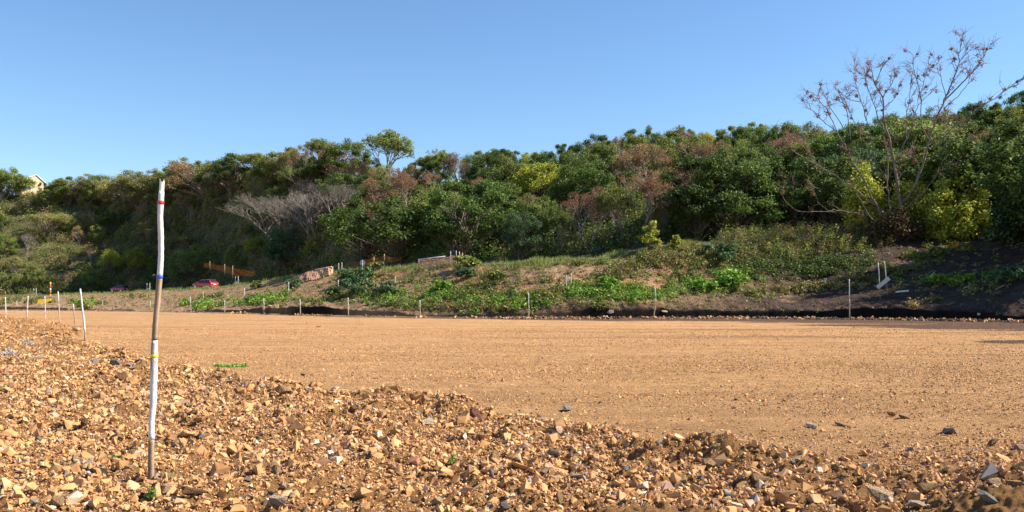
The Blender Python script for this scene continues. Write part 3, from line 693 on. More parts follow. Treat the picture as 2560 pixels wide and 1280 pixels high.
pd = MB(); PODC = np.array([[.34,.13,.09],[.27,.10,.075],[.42,.19,.11],[.20,.09,.07]])
for p in podp:
    n = int(g2.integers(10, 40)); r_ = g2.uniform(.10, .34)
    c = unit(g2.normal(size=(n, 3)))*r_*(.3+.7*g2.random((n, 1)))+p; Nn = unit(g2.normal(size=(n, 3)))
    leaf_quads(pd, c, Nn, .12, .028, PODC[g2.integers(4, size=n)], g2)
pd.build('seed_pods', M_leafn, big)
tag(big, 'tall nearly leafless tree with reddish seed pods, biggest tree at the right', 'tree')

# pale spiky plant on the hill
g = hit(1838, 400, 84, 200); sp_ = empty('spiky_plant', g); mb = MB()
for k in range(34):
    a = rng.random()*2*PI; e = rng.uniform(.15, 1.3); L_ = rng.uniform(1.3, 2.1); d = np.array([math.cos(a)*math.cos(e), math.sin(a)*math.cos(e), math.sin(e)])
    s = unit(np.cross(d, [0,0,1]))*.09; o_ = np.array([0,0,1.6]); V = [o_-s, o_+s, o_+d*L_*.6+s*.9, o_+d*L_*.6-s*.9, o_+d*L_]
    mb.add(V, [[0,1,2,3]], [[3,2,4]], np.array([.33,.42,.33])*rng.uniform(.8, 1.2))
mb.build('leaves', M_leafn, sp_)
st_ = MB(); st_.tube([[0,0,-.2],[.05,0,.8],[0,0,1.7]], [.16,.14,.12], 7, BARK); st_.build('stem', M_bark, sp_, True)
tag(sp_, 'pale grey green spiky leaved plant high on the wooded slope', 'plant')

# ------------------------------------------------------------------ stones
def rock_mesh(seed, n=16, flatz=.7):
    r = np.random.default_rng(seed); bm = bmesh.new()
    sc_ = np.array([1, r.uniform(.6, .95), flatz*r.uniform(.7, 1.15)])
    P = r.uniform(-1, 1, (n, 3)); P = P/np.maximum(np.abs(P).max(1, keepdims=True), .01)*r.uniform(.55, 1.0, (n, 1)); P[:, 2] += P[:, 0]*r.uniform(-.4, .4); P = P*.82*sc_
    for p in P: bm.verts.new(p)
    res = bmesh.ops.convex_hull(bm, input=bm.verts)
    dead = [v for v in bm.verts if not v.link_faces]; bmesh.ops.delete(bm, geom=dead, context='VERTS')
    bmesh.ops.triangulate(bm, faces=bm.faces); bmesh.ops.recalc_face_normals(bm, faces=bm.faces)
    bm.verts.index_update(); V = np.array([v.co[:] for v in bm.verts]); Tt = np.array([[v.index for v in f.verts] for f in bm.faces]); bm.free()
    return V, Tt
RC = np.array([[.56,.30,.12],[.50,.26,.098],[.60,.36,.17],[.53,.285,.11],[.42,.21,.08],[.66,.50,.33],[.27,.14,.07],[.30,.255,.215],[.46,.28,.19],[.34,.15,.085]])
RC = RC*np.array([.90,.91,.97]); RW = np.array([.30,.22,.10,.16,.10,.035,.035,.025,.035,.02]); RW = RW/RW.sum()
small = [rock_mesh(200+i, 9 if i % 2 else 12, .58+.03*i) for i in range(14)]
def rock_batch(mb, X, Y, S, rng, zoff=.25, cols=RC, cw=RW):
    n = len(X); Z = zg(X, Y)+S*zoff; which = rng.integers(len(small), size=n)
    for w_ in range(len(small)):
        id_ = np.nonzero(which == w_)[0]
        if not len(id_): continue
        V, Tt = small[w_]; m = len(id_)
        q = unit(rng.normal(size=(m, 4))); a, b, c, d = q.T
        Rm = np.stack([1-2*(c*c+d*d), 2*(b*c-a*d), 2*(b*d+a*c), 2*(b*c+a*d), 1-2*(b*b+d*d), 2*(c*d-a*b), 2*(b*d-a*c), 2*(c*d+a*b), 1-2*(b*b+c*c)], -1).reshape(m, 3, 3)
        VV = np.einsum('mij,kj->mki', Rm, V)*S[id_][:, None, None]
        VV += np.stack([X[id_], Y[id_], Z[id_]], 1)[:, None, :]
        TT = Tt[None]+(np.arange(m)*len(V))[:, None, None]
        C = cols[rng.choice(len(cols), p=cw, size=m)]*(1+.13*rng.normal(size=(m, 1)))
        mb.add(VV.reshape(-1, 3), None, TT.reshape(-1, 3), np.repeat(np.clip(C, .02, .9), len(V), axis=0))
def scatter(Y0, Y1, dens, smin, smax, mode, rng, pow_=2.0):
    """uniform per square metre over the wedge seen, kept by the stony mask"""
    A = 1.30/2*(Y1*Y1-Y0*Y0); n = int(A*dens); yy = np.sqrt(rng.uniform(Y0*Y0, Y1*Y1, n)); xx = rng.uniform(-.65, .65, n)*yy
    m = rocky(xx, yy)[0]
    p = m if mode == 'in' else (1-m)*np.clip(.5+1.1*fbm(xx*.25, yy*.5, 301, 3), .22, 1) if mode == 'out' else np.ones(n)
    if mode == 'in': p = p*np.clip(.85+.7*fbm(xx*.9, yy*.9, 303, 3), .4, 1)
    k = rng.random(n) < p; xx, yy = xx[k], yy[k]
    return xx, yy, smin+(smax-smin)*rng.random(len(xx))**pow_
g3 = np.random.default_rng(55); mb = MB()
for a_ in [(4.9, 9, 2300, .0055, .013, 'in'), (4.9, 14, 1000, .010, .021, 'in'), (4.9, 24, 170, .018, .035, 'in'), (5, 18, 55, .028, .048, 'in'), (5, 30, 24, .04, .075, 'in'), (10, 60, 3.5, .05, .10, 'in'), (4.9, 40, 2.2, .06, .105, 'in')]:
    xx, yy, S = scatter(*a_, g3)
    k = yy < np.interp(1280+xx/yy*F, ST, YE)-1; rock_batch(mb, xx[k], yy[k], S[k]*1.08, g3, .12)
for a_ in [(4.9, 13, 1100, .005, .012, 'out'), (6, 22, 330, .009, .021, 'out'), (8, 40, 100, .013, .030, 'out'), (5, 24, 7, .02, .045, 'out'), (6, 50, 1.6, .02, .05, 'out')]:
    xx, yy, S = scatter(*a_, g3)
    k = yy < np.interp(1280+xx/yy*F, ST, YE)-1; rock_batch(mb, xx[k], yy[k], S[k], g3, .1)
print('GRAVEL verts', mb.n)
o = mb.build('gravel', M_rocks); o['kind'] = 'stuff'
# row of stones along the far edge of the road, and clods on the dark bank
mb = MB(); px = g3.uniform(-100, 2660, 5200); yy = np.interp(px, ST, YE)+.35+g3.normal(size=len(px))*.28; xx = (px-1280)/F*yy
k = fbm(px*.02, yy*0, 401, 3)+.75*sst(px, 1000, 1300)+.1 > g3.random(len(px))*1.1-.15
rock_batch(mb, xx[k], yy[k], (.04+.12*g3.random(k.sum())**2.5), g3, .3, np.vstack([RC, [[.12,.08,.06]]]), np.append(RW*.7, .3))
o = mb.build('edge_stones', M_rocks); o['kind'] = 'stuff'
mb = MB(); px = g3.uniform(200, 2660, 5200); L = lines_at(px); yy = L[4][0]+(L[5][0]-L[4][0])*g3.random(len(px)); xx = (px-1280)/F*yy
CL = np.array([[.07,.05,.042],[.10,.07,.055],[.05,.035,.03],[.35,.26,.2],[.22,.13,.08]]); rock_batch(mb, xx, yy, .025+.08*g3.random(len(px))**3, g3, .2, CL, np.array([.4,.3,.24,.02,.04]))
o = mb.build('bank_clods', M_rocks); o['kind'] = 'stuff'

# single stones one can point at
big_r = []
for i in range(10):
    V, Tt = rock_mesh(500+i, 15 if i % 2 else 22, .72); bm = bmesh.new(); vs = [bm.verts.new(v) for v in V]
    for t_ in Tt: bm.faces.new([vs[j] for j in t_])
    bmesh.ops.dissolve_limit(bm, angle_limit=.14, verts=bm.verts, edges=bm.edges)
    bmesh.ops.bevel(bm, geom=list(bm.edges), offset=.022, segments=1, affect='EDGES'); bmesh.ops.triangulate(bm, faces=bm.faces)
    rr = np.random.default_rng(600+i)
    bmesh.ops.subdivide_edges(bm, edges=[e for e in bm.edges if e.calc_length() > .25], cuts=1)
    for v in bm.verts: v.co += Vector(rr.normal(size=3)*.012)
    bmesh.ops.recalc_face_normals(bm, faces=bm.faces)
    bm.verts.index_update(); bmesh.ops.triangulate(bm, faces=bm.faces)
    big_r.append((np.array([v.co[:] for v in bm.verts]), np.array([[v.index for v in f.verts] for f in bm.faces]))); bm.free()
RCOL = {k_: tuple(.82*c_ for c_ in v_) for k_, v_ in {'tan': (.50,.31,.15), 'cream': (.66,.52,.36), 'pale tan': (.60,.42,.25), 'brown': (.26,.14,.07), 'grey': (.40,.35,.30), 'red brown': (.30,.13,.08), 'blue grey': (.33,.285,.25), 'orange': (.50,.24,.08), 'pinkish': (.50,.32,.22), 'dark': (.10,.075,.07)}.items()}
rmesh = {}
def rock_me(i, cn):
    if (i, cn) not in rmesh:
        V, Tt = big_r[i]; c = np.array(RCOL[cn])*(1+.10*np.random.default_rng(i).normal(size=(len(V), 1)))
        me = mesh_from('stone', V, None, Tt, np.clip(c, .01, .9)); me.materials.append(M_rock); rmesh[(i, cn)] = me
    return rmesh[(i, cn)]
ROCKS = [ # px, py(base), width px, colour, flatness, label extra
 (1237,1160,42,'tan',1.1),(1290,1162,26,'orange',1.0),(1390,1150,46,'pale tan',.7),(1062,1068,42,'cream',.8),(1190,1048,46,'red brown',.8),(1040,1042,30,'grey',.5),(1095,998,16,'cream',1.3),(1422,1030,40,'blue grey',.5),
 (1615,1130,38,'brown',1.1),(1770,1175,40,'tan',1.0),(1900,1215,56,'tan',.7),(1885,1135,30,'brown',.5),(1985,1165,20,'blue grey',1.0),(2030,1075,42,'cream',.6),(2228,1045,26,'orange',.9),(2262,1050,32,'tan',.7),(2375,1090,42,'grey',.7),(2110,1072,52,'tan',.35),
 (2320,1240,54,'tan',.9),(2200,1262,80,'pale tan',.5),(2290,1275,60,'cream',.5),(2480,1215,40,'pale tan',.8),(2530,1218,42,'tan',.7),(2475,1262,66,'grey',.6),(2275,1130,30,'cream',.5),(2480,1120,40,'brown',.7),(2545,1130,50,'pinkish',.5),(2430,1140,30,'tan',.6),
 (1090,1270,44,'cream',.9),(1030,1262,40,'brown',.8),(1265,1275,40,'blue grey',.8),(1230,1195,24,'grey',1.1),(1235,1190,26,'tan',.8),(1360,1190,28,'grey',.7),(1430,1185,30,'brown',1.0),(1335,1260,32,'orange',.7),(1400,1258,36,'tan',1.0),(1560,1180,26,'grey',.8),(1640,1190,24,'tan',.8),(1665,1215,36,'orange',.7),(1750,1205,24,'blue grey',.9),(1710,1210,28,'pale tan',.8),(1700,1150,30,'brown',.9),(1545,1100,26,'grey',.7),(1300,1095,26,'cream',.7),(1210,1070,16,'blue grey',.6),
 (300,955,34,'brown',.9),(286,918,30,'blue grey',.8),(85,905,46,'pale tan',.4),(320,920,20,'grey',.8),(640,1022,26,'pale tan',.8),(672,1040,20,'cream',.6),(715,1035,16,'cream',.8),(575,960,20,'grey',.6),(608,965,18,'blue grey',.8),(606,972,20,'cream',.8),(710,990,50,'tan',.9),(655,970,18,'cream',.8),(480,1040,30,'brown',.8),(470,1020,20,'grey',.6),(592,998,18,'grey',.7),
 (690,1190,36,'tan',1.1),(505,1100,26,'grey',1.0),(440,1115,26,'pale tan',.8),(185,1160,26,'pale tan',1.2),(210,1070,26,'brown',1.2),(190,1075,22,'cream',.9),(310,1135,24,'tan',.6),(290,1105,34,'tan',.7),(250,1170,26,'grey',.5),(325,1175,26,'pale tan',.8),
 (420,1235,52,'pale tan',.5),(422,1202,36,'tan',.8),(392,1215,26,'orange',.8),(355,1250,22,'dark',1.2),(485,1250,70,'brown',.5),(695,1272,56,'cream',.8),(710,1225,24,'cream',1.1),(680,1240,26,'blue grey',.8),(728,1245,20,'cream',.9),(85,1270,28,'cream',1.3),(145,1270,60,'tan',.5),(160,1240,26,'blue grey',.4),(620,1205,22,'grey',.8),(560,1140,26,'tan',.8),(860,1225,20,'cream',.9),(50,1185,24,'cream',.5),(140,1030,36,'pale tan',.4),(25,1050,18,'brown',.9),(100,1105,24,'grey',.8),(55,1105,20,'tan',1.2),
 (795,820,13,'brown',.6),(762,942,26,'tan',.3),(895,1020,20,'grey',.7),(880,1035,36,'brown',.8),(925,1055,30,'tan',.8),(960,1040,22,'pale tan',.8),(1500,1010,16,'grey',.7),(1840,1003,20,'grey',.5),(2085,1170,18,'tan',.8),(2150,1215,24,'brown',1.2),(2145,1160,22,'tan',.5),(2365,1185,24,'brown',.6),(2440,1170,22,'cream',.5),(2215,1120,20,'brown',.8),(1970,1250,60,'tan',.5),(2040,1255,36,'pale tan',.6),(2110,1195,28,'tan',.5),(2560,1180,30,'cream',.6)]
def rzone(px, py):
    if py < 900: return 'on the smooth road'
    if abs(px-380) < 90 and py > 1160: return 'by the tall pole foot'
    if py > 1200: r = 'at the bottom'
    elif py > 1080: r = 'in lower gravel'
    else: r = 'on upper gravel edge'
    c = 'left of the tall pole' if px < 380 else 'right of the tall pole' if px < 800 else 'left of centre' if px < 1280 else 'right of centre' if px < 1900 else 'at lower right'
    return r+' '+c
items = []; g4 = np.random.default_rng(77)
def put_rock(px, py, wpx, cn, fl, far=False):
    p = hit(px, py-wpx*.12); s = wpx/F*p.y/2*1.2
    me = rock_me(int(g4.integers(10)), cn); o = bpy.data.objects.new('stone', me); col.objects.link(o)
    o.scale = (s, s*g4.uniform(.8, 1), s*max(.45, fl)); o.rotation_euler = (g4.normal()*.18, g4.normal()*.18, g4.random()*6.28)
    o.location = p+Vector((0, 0, s*fl*.45)); o['category'] = 'stone'; o['group'] = 'loose stones'
    return o
for r_ in ROCKS:
    o = put_rock(*r_); sz = 'large' if r_[2] >= 40 else 'medium' if r_[2] >= 26 else 'small'
    items.append((o, (sz, r_[3]+' angular stone', rzone(r_[0], r_[1])), r_[0]))
order_labels(items, lambda k: ' '.join(k))
for (px, py, wd, cn, fl, lb) in [(1991,737,14,'tan',1.0,'square tan block standing on the dark bank above the ditch'),(1525,791,26,'grey',.7,'flat grey brown boulder in the ditch line below the bank'),
   (1660,792,18,'pinkish',.6,'pinkish stone beside the bent stake at the ditch'),(676,782,26,'pale tan',.9,'pale orange clod heap where the left ditch ends'),(690,779,22,'tan',.9,'tan clod on the right of the clod heap at the left ditch'),(661,784,16,'pale tan',.6,'small pale clod on the left of the clod heap'),
   (220,771,13,'cream',.8,'whitish stone at the far road edge left of the pole'),(1242,790,12,'cream',.8,'pale upright stone in the edge row below the bank'),(2447,798,12,'cream',1.0,'small white stone in the ditch near the right edge')]:
    o = put_rock(px, py, wd, cn, fl); o['label'] = lb

# ------------------------------------------------------------------ stakes
WHITE = np.array([.54,.53,.50]); WOOD = np.array([.27,.19,.12]); PWOOD = np.array([.42,.33,.23])
def stake(name, top, bot, rad, label, cols=None, group=None, base=None, bend=.0, ragged=False, n=9, cat='stake', wood=WOOD, split=.5, Y=None):
    """top / bot are picture places; the foot goes to the ground there"""
    g = base if base is not None else (on(bot[0], Y) if Y else hit(*bot))
    rad = rad*.8; Yd = g.y; tp = np.array([(top[0]-1280)/F*Yd, Yd, zof(top[1], Yd)])-np.array(g); o_ = empty(name, g)
    t_ = np.linspace(0, 1, n); P = np.outer(t_, tp); P[:, 0] += bend*np.sin(t_*PI)+rng.normal(size=n)*rad*.25*np.sin(t_*PI); P = P.copy(); P[0, 2] -= .15
    k = t_ > split
    a = MB(); b = MB(); i = int(np.argmax(k))
    R = np.linspace(rad*1.0, rad*.85, n)*(1+.06*rng.normal(size=n))
    a.tube(P[:i+1], R[:i+1], 8, wood); b.tube(P[i:], R[i:]*1.03, 8, WHITE)
    a.build('shaft', M_pole, o_, True); b.build('painted_top', M_pole, o_, True)
    return tag(o_, label, cat, group)
# the tall painted pole in front
pb = hit(377, 1205); Yd = pb.y
def PP(px, py): return np.array([(px-1280)/F*Yd, Yd, zof(py, Yd)])-np.array(pb)
CP = [(377,1240),(377,1205),(379,1150),(380.5,1100),(379,1050),(382,1000),(382,960),(385,900),(387,870),(390,820),(394,760),(397,700),(401,640),(402.5,590),(402,540),(404,500),(405.5,452)]
CW = [16.5,16.5,15.5,14.5,15,17,17.5,17,16,14.5,14.5,14,13.5,13.5,14,13.5,12.5]
ys_ = np.array([c[1] for c in CP], float); q = np.linspace(1240, 452, 90)
P = np.array([PP(np.interp(-v, -ys_, [c[0] for c in CP]), v) for v in q]); Rr = np.interp(-q, -ys_, CW)/F*Yd/2
Rr = Rr*(1+.035*np.random.default_rng(4).normal(size=len(q))); P[:, 1] += .012*np.sin(q*.021)
pole = empty('survey_pole', pb)
def seg(nm, a, b, cfun, grow=1.0, mat=M_pole, par=pole, jag=False):
    i = np.nonzero((q <= a+9) & (q >= b-.1))[0]; m = MB(); m.tube(P[i], Rr[i]*grow, 14, np.array([[cfun(v, k) for k in range(14)] for v in q[i]])); o = m.build(nm, mat, par, True)
    return o
g5 = np.random.default_rng(5)
_st = g5.random(14)
bw = lambda v, k=0: np.array([.30,.21,.135])*(.6+.5*_st[k]+.3*g5.random())
def wh(v, k=0):
    c = np.array([.72,.71,.68])*(.80+.12*_st[k]+.12*g5.random())
    if v > 845 and math.sin(k*2*PI/14) > .15+.9*sst(v, 900, 985)+.2*g5.normal(): c = bw(v, k)
    elif g5.random() < .035: c = c*.6
    return c
seg('bare_shaft', 1240, 1095, bw); seg('painted_shaft', 1095, 845, wh, 1.004); seg('bare_shaft', 845, 685, bw); o = seg('painted_shaft', 685, 470, wh, 1.004)
# splintered top end
m = MB(); i = np.nonzero(q <= 482)[0]; nn = 14; th = np.arange(nn)*2*PI/nn; c0 = P[i[0]]; c1 = P[i[-1]]; rr = Rr[i[-1]]
ring0 = np.stack([c0[0]+rr*1.0*np.cos(th), c0[1]+rr*np.sin(th), np.full(nn, c0[2])], 1); ring1 = np.stack([c1[0]+rr*.98*np.cos(th), c1[1]+rr*.98*np.sin(th), c1[2]+(.010*np.sin(th*2.2)-.014*(np.abs(th-2.6) < .5)+.004*g5.normal(size=nn))], 1)
V = np.vstack([ring0, ring1, [[c1[0], c1[1], c1[2]-.02]]]); m.add(V, [[k, (k+1) % nn, nn+(k+1) % nn, nn+k] for k in range(nn)], [[2*nn, nn+k, nn+(k+1) % nn] for k in range(nn)], np.array([.72,.68,.60])); m.build('splintered_tip', M_pole, pole)
def band(y, h, c, nm):
    m = MB(); yy = np.array([y+h/2, y+h/4, y-h/4, y-h/2]); PPb = np.array([np.array([np.interp(-v, -q, P[:, k]) for k in range(3)]) for v in yy]); rb = np.array([np.interp(-v, -q, Rr) for v in yy])
    m.tube(PPb, rb*np.array([1.07,1.1,1.1,1.07]), 16, c); o = m.build(nm, M_paint, pole, True); return o
band(507, 9, (.62,.03,.03), 'red_tape'); band(692, 8, (.02,.10,.55), 'blue_tape'); band(889, 7, (.85,.70,.02), 'yellow_tape')
m = MB(); m.tube([PP(388,688), PP(384,686), PP(382,690)], [.004,.004,.003], 5, (.62,.35,.12)); m.build('tape_end', M_paint, pole)
for yk in (575, 640, 800, 955):   # knots
    m = MB(); c = np.array([np.interp(-yk, -q, P[:, k]) for k in range(3)]); r_ = float(np.interp(-yk, -q, Rr)); V, Tt = small[yk % 7]
    m.add(V*r_*.32+c+np.array([r_*.3, -r_*.86, 0]), None, Tt, (.20,.13,.08) if yk in (800,) else (.55,.50,.44)); m.build('knot', M_pole, pole)
tag(pole, 'tall crooked white and bare wood pole with red, blue and yellow tape, in front', 'pole')

SG = 'survey stakes beside the dirt road'
stake('survey_stake', (200.5,722), (214,852), .037, 'thick white stake leaning left, nearest left of the tall pole', split=.06, group=SG, bend=.01)
stake('survey_stake', (183,760), (189.5,827), .030, 'short brown stake between the thick white stake and the thin one', split=.72, group=SG, wood=WOOD*1.2)
stake('survey_stake', (145,729), (149.5,808), .034, 'thin stake with white middle, third left of the tall pole', split=.5, group=SG, wood=PWOOD)
stake('survey_stake', (112,740), (114,802), .034, 'fourth thin stake left of the tall pole, below the striped pole', split=.2, group=SG, wood=PWOOD*1.2)
stake('survey_stake', (70,740), (66.5,798), .038, 'fifth thin stake left of the tall pole, right of the leftmost', split=.3, group=SG, wood=PWOOD*1.2)
stake('survey_stake', (13.5,743), (14,796), .04, 'leftmost thin stake near the photo left edge', split=.1, group=SG, wood=PWOOD*1.2)
G2 = 'stakes along the ditch'
ROW = [(477,742,779,'stake left of the first green weed patch at the ditch',.045),(562,750,777,'ditch stake below and right of the nearer red car',.045),(660,746,775,'ditch stake beside the orange clod heap',.05),(751,748,788,'ditch stake standing in front of the left black hollow',.05),
 (871,744,788,'ditch stake right of the left black hollow',.045),(1050.5,750,795,'ditch stake below the upright mesh fence',.042),(1322,732,789,'ditch stake where the long dark ditch begins',.042),(2124,698,791,'tallest ditch stake, white above and tan below, at right',.044)]
for (px, a, b, lb, r_) in ROW:
    YY = float(np.interp(px, ST, YE))+.35; stake('ditch_stake', (px-1, a), (px, b), r_, lb, split=.45, group=G2, wood=PWOOD, Y=YY)
stake('ditch_stake', (1637,717), (1633,790), .042, 'bent ditch stake at centre right, bowed in the middle', split=.5, group=G2, wood=PWOOD, Y=float(np.interp(1635, ST, YE))+.3, bend=.10)
G3 = 'short stakes up the bank'
for (px, a, b, lb) in [(508,730,750,'short white stake on the bank below the nearer red car'),(611,720,741,'short white stake on the bank left of the round crest bush'),(722,705,738,'white stake in front of the dark bush below the collapsed fence'),
   (846,700,724,'white stake left of the wide dark leaved bush'),(988,692,716,'short white stake right of the wide bushes, left of the clay scar'),(42,752,766,'short pale stake at the far road edge near the left border'),(257,752,765,'short pale stake at the far road edge below the farther red car'),(376,752,766,'short pale stake just left of the tall painted pole'),
   (847,658,682,'left of the two upright stakes left of the round sign'),(855,656,676,'right of the two upright stakes left of the round sign'),(1127,628,648,'left white stake top behind the upright fence end'),(1141,627,650,'middle white stake top behind the upright fence end'),(1149,629,650,'right white stake top behind the upright fence end'),
   (1416.5,688,722,'left stake of the pair midway up the centre bank'),(1428,683,716,'right taller stake of the pair midway up the centre bank')]:
    if a < 660 or 1120 < px < 1150: YY = float(np.interp(px, ST, YC))+1.5
    else: YY = None
    stake('bank_stake', (px-.5, a), (px, b), .05 if px < 900 else .042, lb, split=.12, group=G3, Y=YY)
stake('tall_bank_stake', (2195,657), (2201,744), .045, 'left of the two tall white stakes on the dark bank', split=.35, group='pair of tall stakes', wood=WOOD)
stake('tall_bank_stake', (2211,653), (2219,738), .045, 'right of the two tall white stakes on the dark bank', split=.35, group='pair of tall stakes', wood=WOOD)
def board(name, a, b, wpx, thick, Y, c, label, cat='board', lift=0.0, yoff=0.0):
    A = np.array([(a[0]-1280)/F*Y, Y+yoff, zof(a[1], Y)]); Bp = np.array([(b[0]-1280)/F*Y, Y, zof(b[1], Y)]); mid = (A+Bp)/2; d = unit(Bp-A); L_ = np.linalg.norm(Bp-A)
    y_ = np.array([0,1.,0]); y_ = unit(y_-(y_@d)*d); z_ = np.cross(d, y_); Mx = np.stack([d, y_, z_], 1)
    m = MB(); m.box((0,0,0), (L_, thick, wpx/F*Y), Mx, c); m.box(np.array(Mx@np.array([L_*.32, -thick/2-.004, 0])), (.03,.01,.03), Mx, (.1,.09,.08)); o = m.build(name, M_wood); o.location = mid; return tag(o, label, cat)
ys1 = hit(2201, 744).y
board('profile_board', (2193,719), (2223,695), 10, .03, ys1-.1, (.62,.58,.48), 'pale slanted board fixed across the two tall stakes')
gb = hit(2255, 731); board('loose_board', (2240,729.5), (2271,727), 4, .12, gb.y, (.66,.68,.60), 'pale board lying on the dark bank right of the tall stakes')
gb = hit(2425, 718); board('bleached_stick', (2410,719), (2434,713), 2.5, .06, gb.y, (.55,.50,.44), 'bleached stick by the leafy plants on the dark bank', 'stick')
gb = hit(2500, 722); board('fallen_stick', (2488,724), (2510,713), 2, .05, gb.y, (.35,.25,.18), 'brown stick lying near the right photo edge', 'stick')
gb = hit(963, 697); board('leaning_lath', (953,696), (973,684), 2.5, .06, gb.y+.3, (.55,.46,.34), 'pale lath leaning on the grass right of the round sign', 'stick')
gb = hit(1305, 700); board('fallen_stick', (1294,700), (1318,682), 2, .05, gb.y, (.42,.30,.20), 'thin stick lying on the brown bank right of the upright fence', 'stick')
# small crossed-board markers beyond the crest
def marker(px, pyt, pyb, Y, label):
    g = on(px, Y); o_ = empty('board_marker', g); zt = zof(pyt, Y)-g.z; w_ = 7/F*Y
    for s in (-1, 1):
        m = MB(); m.tube([[s*w_/2,0,-.2],[s*w_/2,0,zt*(.95 if s < 0 else 1)]], [.05,.045], 7, (.60,.57,.50)); m.build('post', M_wood, o_)
    m = MB(); ang = .55; m.box((0,-.07,zt*.35), (w_*1.9, .03, .16), [[math.cos(ang),0,-math.sin(ang)],[0,1,0],[math.sin(ang),0,math.cos(ang)]], (.68,.66,.6)); m.build('cross_board', M_wood, o_)
    return tag(o_, label, 'marker', 'crossed board markers beside the upper road')
marker(592, 690, 712, 118, 'crossed board marker right of the nearer red car')
marker(371, 707, 728, 142, 'crossed board marker between the two red cars')
marker(87, 720, 738, 155, 'white crossed board marker left of the striped pole')

# striped pole
Y = 138.0; g = on(126, Y); g.z = float(zof(746, Y)); stp = empty('striped_pole', g); zt = zof(705, Y)-g.z; m = MB()
cs = [((.80,.45,.02),0,.24,'yellow_band'),((.62,.06,.02),.24,.46,'red_band'),((.62,.66,.68),.46,.62,'white_band'),((.62,.06,.02),.62,.82,'red_band'),((.80,.45,.02),.82,1,'yellow_band')]
for c, a, b, nm in cs: m = MB(); m.tube([[0,0,zt*a-(.9 if a == 0 else 0)],[0,0,zt*b]], .105, 10, c); m.build(nm, M_paint, stp, True)
tag(stp, 'yellow, red and white striped marker pole at the far left', 'marker pole')
# round sign seen from behind
Y = float(np.interp(906, ST, YC))+1.5; g = on(906, Y); sg = empty('road_sign', g); zc = zof(657, Y)-g.z
m = MB(); m.tube([[0,0,-.2],[0,0,zc+.22]], .04, 10, (.45,.46,.45)); m.build('sign_post', M_paint, sg, True)
m = MB(); th = np.arange(28)*2*PI/28; R_ = .27
rg = lambda y, r: np.stack([r*np.cos(th), np.full(28, y), zc+r*1.15*np.sin(th)], 1)
V = np.vstack([rg(.05, R_), rg(.07, R_), [[0,.05,zc]], [[0,.07,zc]]]); n = 28
m.add(V, [[k, (k+1) % n, n+(k+1) % n, n+k] for k in range(n)], [[2*n, (k+1) % n, k] for k in range(n)]+[[2*n+1, n+k, n+(k+1) % n] for k in range(n)], (.40,.41,.40)); m.build('sign_plate', M_paint, sg)
m = MB(); m.box((0,.043,zc), (.12,.012,.42), None, (.05,.05,.06)); m.build('bracket', M_paint, sg)
tag(sg, 'round road sign seen from behind on a thin grey post', 'road sign')

# ------------------------------------------------------------------ net fences
def net_fence(name, tops, bots, Ys, c, label, posts=(), rail=None, sagn=7, wav=.05, group=None, drape=None, fill=1.0):
    """tops/bots: picture places of upper and lower edge, Ys depth at each"""
    T3 = np.array([[(a-1280)/F*y, y, zof(b, y)] for (a, b), y in zip(tops, Ys)]); Yb = Ys if drape is None else [min(y, hit(a, b, y-25, y+40).y-(.12 if drape == 'all' else .45)) for (a, b), y in zip(bots, Ys)]
    if drape == 'all': T3 = np.array([[(a-1280)/F*y, y, zof(b, y)] for (a, b), y in zip(tops, Yb)])
    B3 = np.array([[(a-1280)/F*y, y, zof(b, y)] for (a, b), y in zip(bots, Yb)])
    org = Vector(B3[0]); o_ = empty(name, org); m = MB(); k = len(tops); tq = np.linspace(0, k-1, 60)
    it = lambda A: np.stack([np.interp(tq, np.arange(k), A[:, i]) for i in range(3)], 1)
    Tt, Bb = it(T3)-np.array(org), it(B3)-np.array(org)
    def at(v, ph): 
        p = Bb+(Tt-Bb)*v; p = p.copy(); p[:, 1] += wav*np.sin(tq*5+ph*2.1)+wav*.6*np.sin(tq*11+ph); p[:, 2] -= wav*1.2*np.abs(np.sin(tq*PI))*(.4+v); return p
    nb = sagn
    for i in range(nb):
        v0, v1 = i/nb+.02, (i+fill*(.72 if i % 2 else .55))/nb; a, b = at(v0, i*.6), at(v1, i*.6+.3)
        V = np.vstack([a, b]); n = 60; sh = c*np.array([1, 1, 1])*(.85+.3*rng.random()); m.add(V, [[j, j+1, n+j+1, n+j] for j in range(n-1)], None, sh)
    a = at(0, 0); b = at(1, 0)
    for j in range(0, 60, 1): 
        if j % 1 == 0: m.tube([at(.02, 0)[j], at(.35, 1.4)[j], at(.7, 2.6)[j], at(.98, 4)[j]] if j % 2 == 0 else [at(.02, 0)[j], at(.98, 4)[j]], .018, 3, c*.9, cap=False)
    m.build('net', M_net, o_)
    for (a, b1, b2, y) in posts:
        m = MB(); x = (a-1280)/F*y; m.tube([[x-org.x, y-.06-org.y, zof(b2, y)-org.z-.2],[x-org.x, y-.06-org.y, zof(b1, y)-org.z]], .045, 8, (.42,.30,.18)); m.build('fence_post', M_wood, o_, True)
    if rail:
        m = MB(); pr = np.array([[(a-1280)/F*y, y-.08, zof(b, y)] for (a, b, y) in rail])-np.array(org); m.tube(pr, .045, 7, (.62,.58,.54)); m.build('top_rail', M_wood, o_, True)
    return tag(o_, label, 'fence', group)
OR = np.array([.42,.155,.03]); PK = np.array([.55,.36,.25])
def fY(px, py): y = float(np.interp(px, ST, YC))+.2; return min(y, hit(px, py, y-25, y+40).y-.12)
def cY(px, d): return float(np.interp(px, ST, YC))+d
net_fence('orange_net_fence', [(510,656),(525,655),(545,662),(562,661),(585,669),(610,673),(636,676)], [(510,668),(525,670),(545,676),(562,680),(585,688),(610,690),(636,690)], [152,150,147,144,140,136,132], OR, 'orange netting fence behind the nearer red car', fill=.45, posts=[(525,653,674,150),(562,660,684,144),(582,664,692,140)])
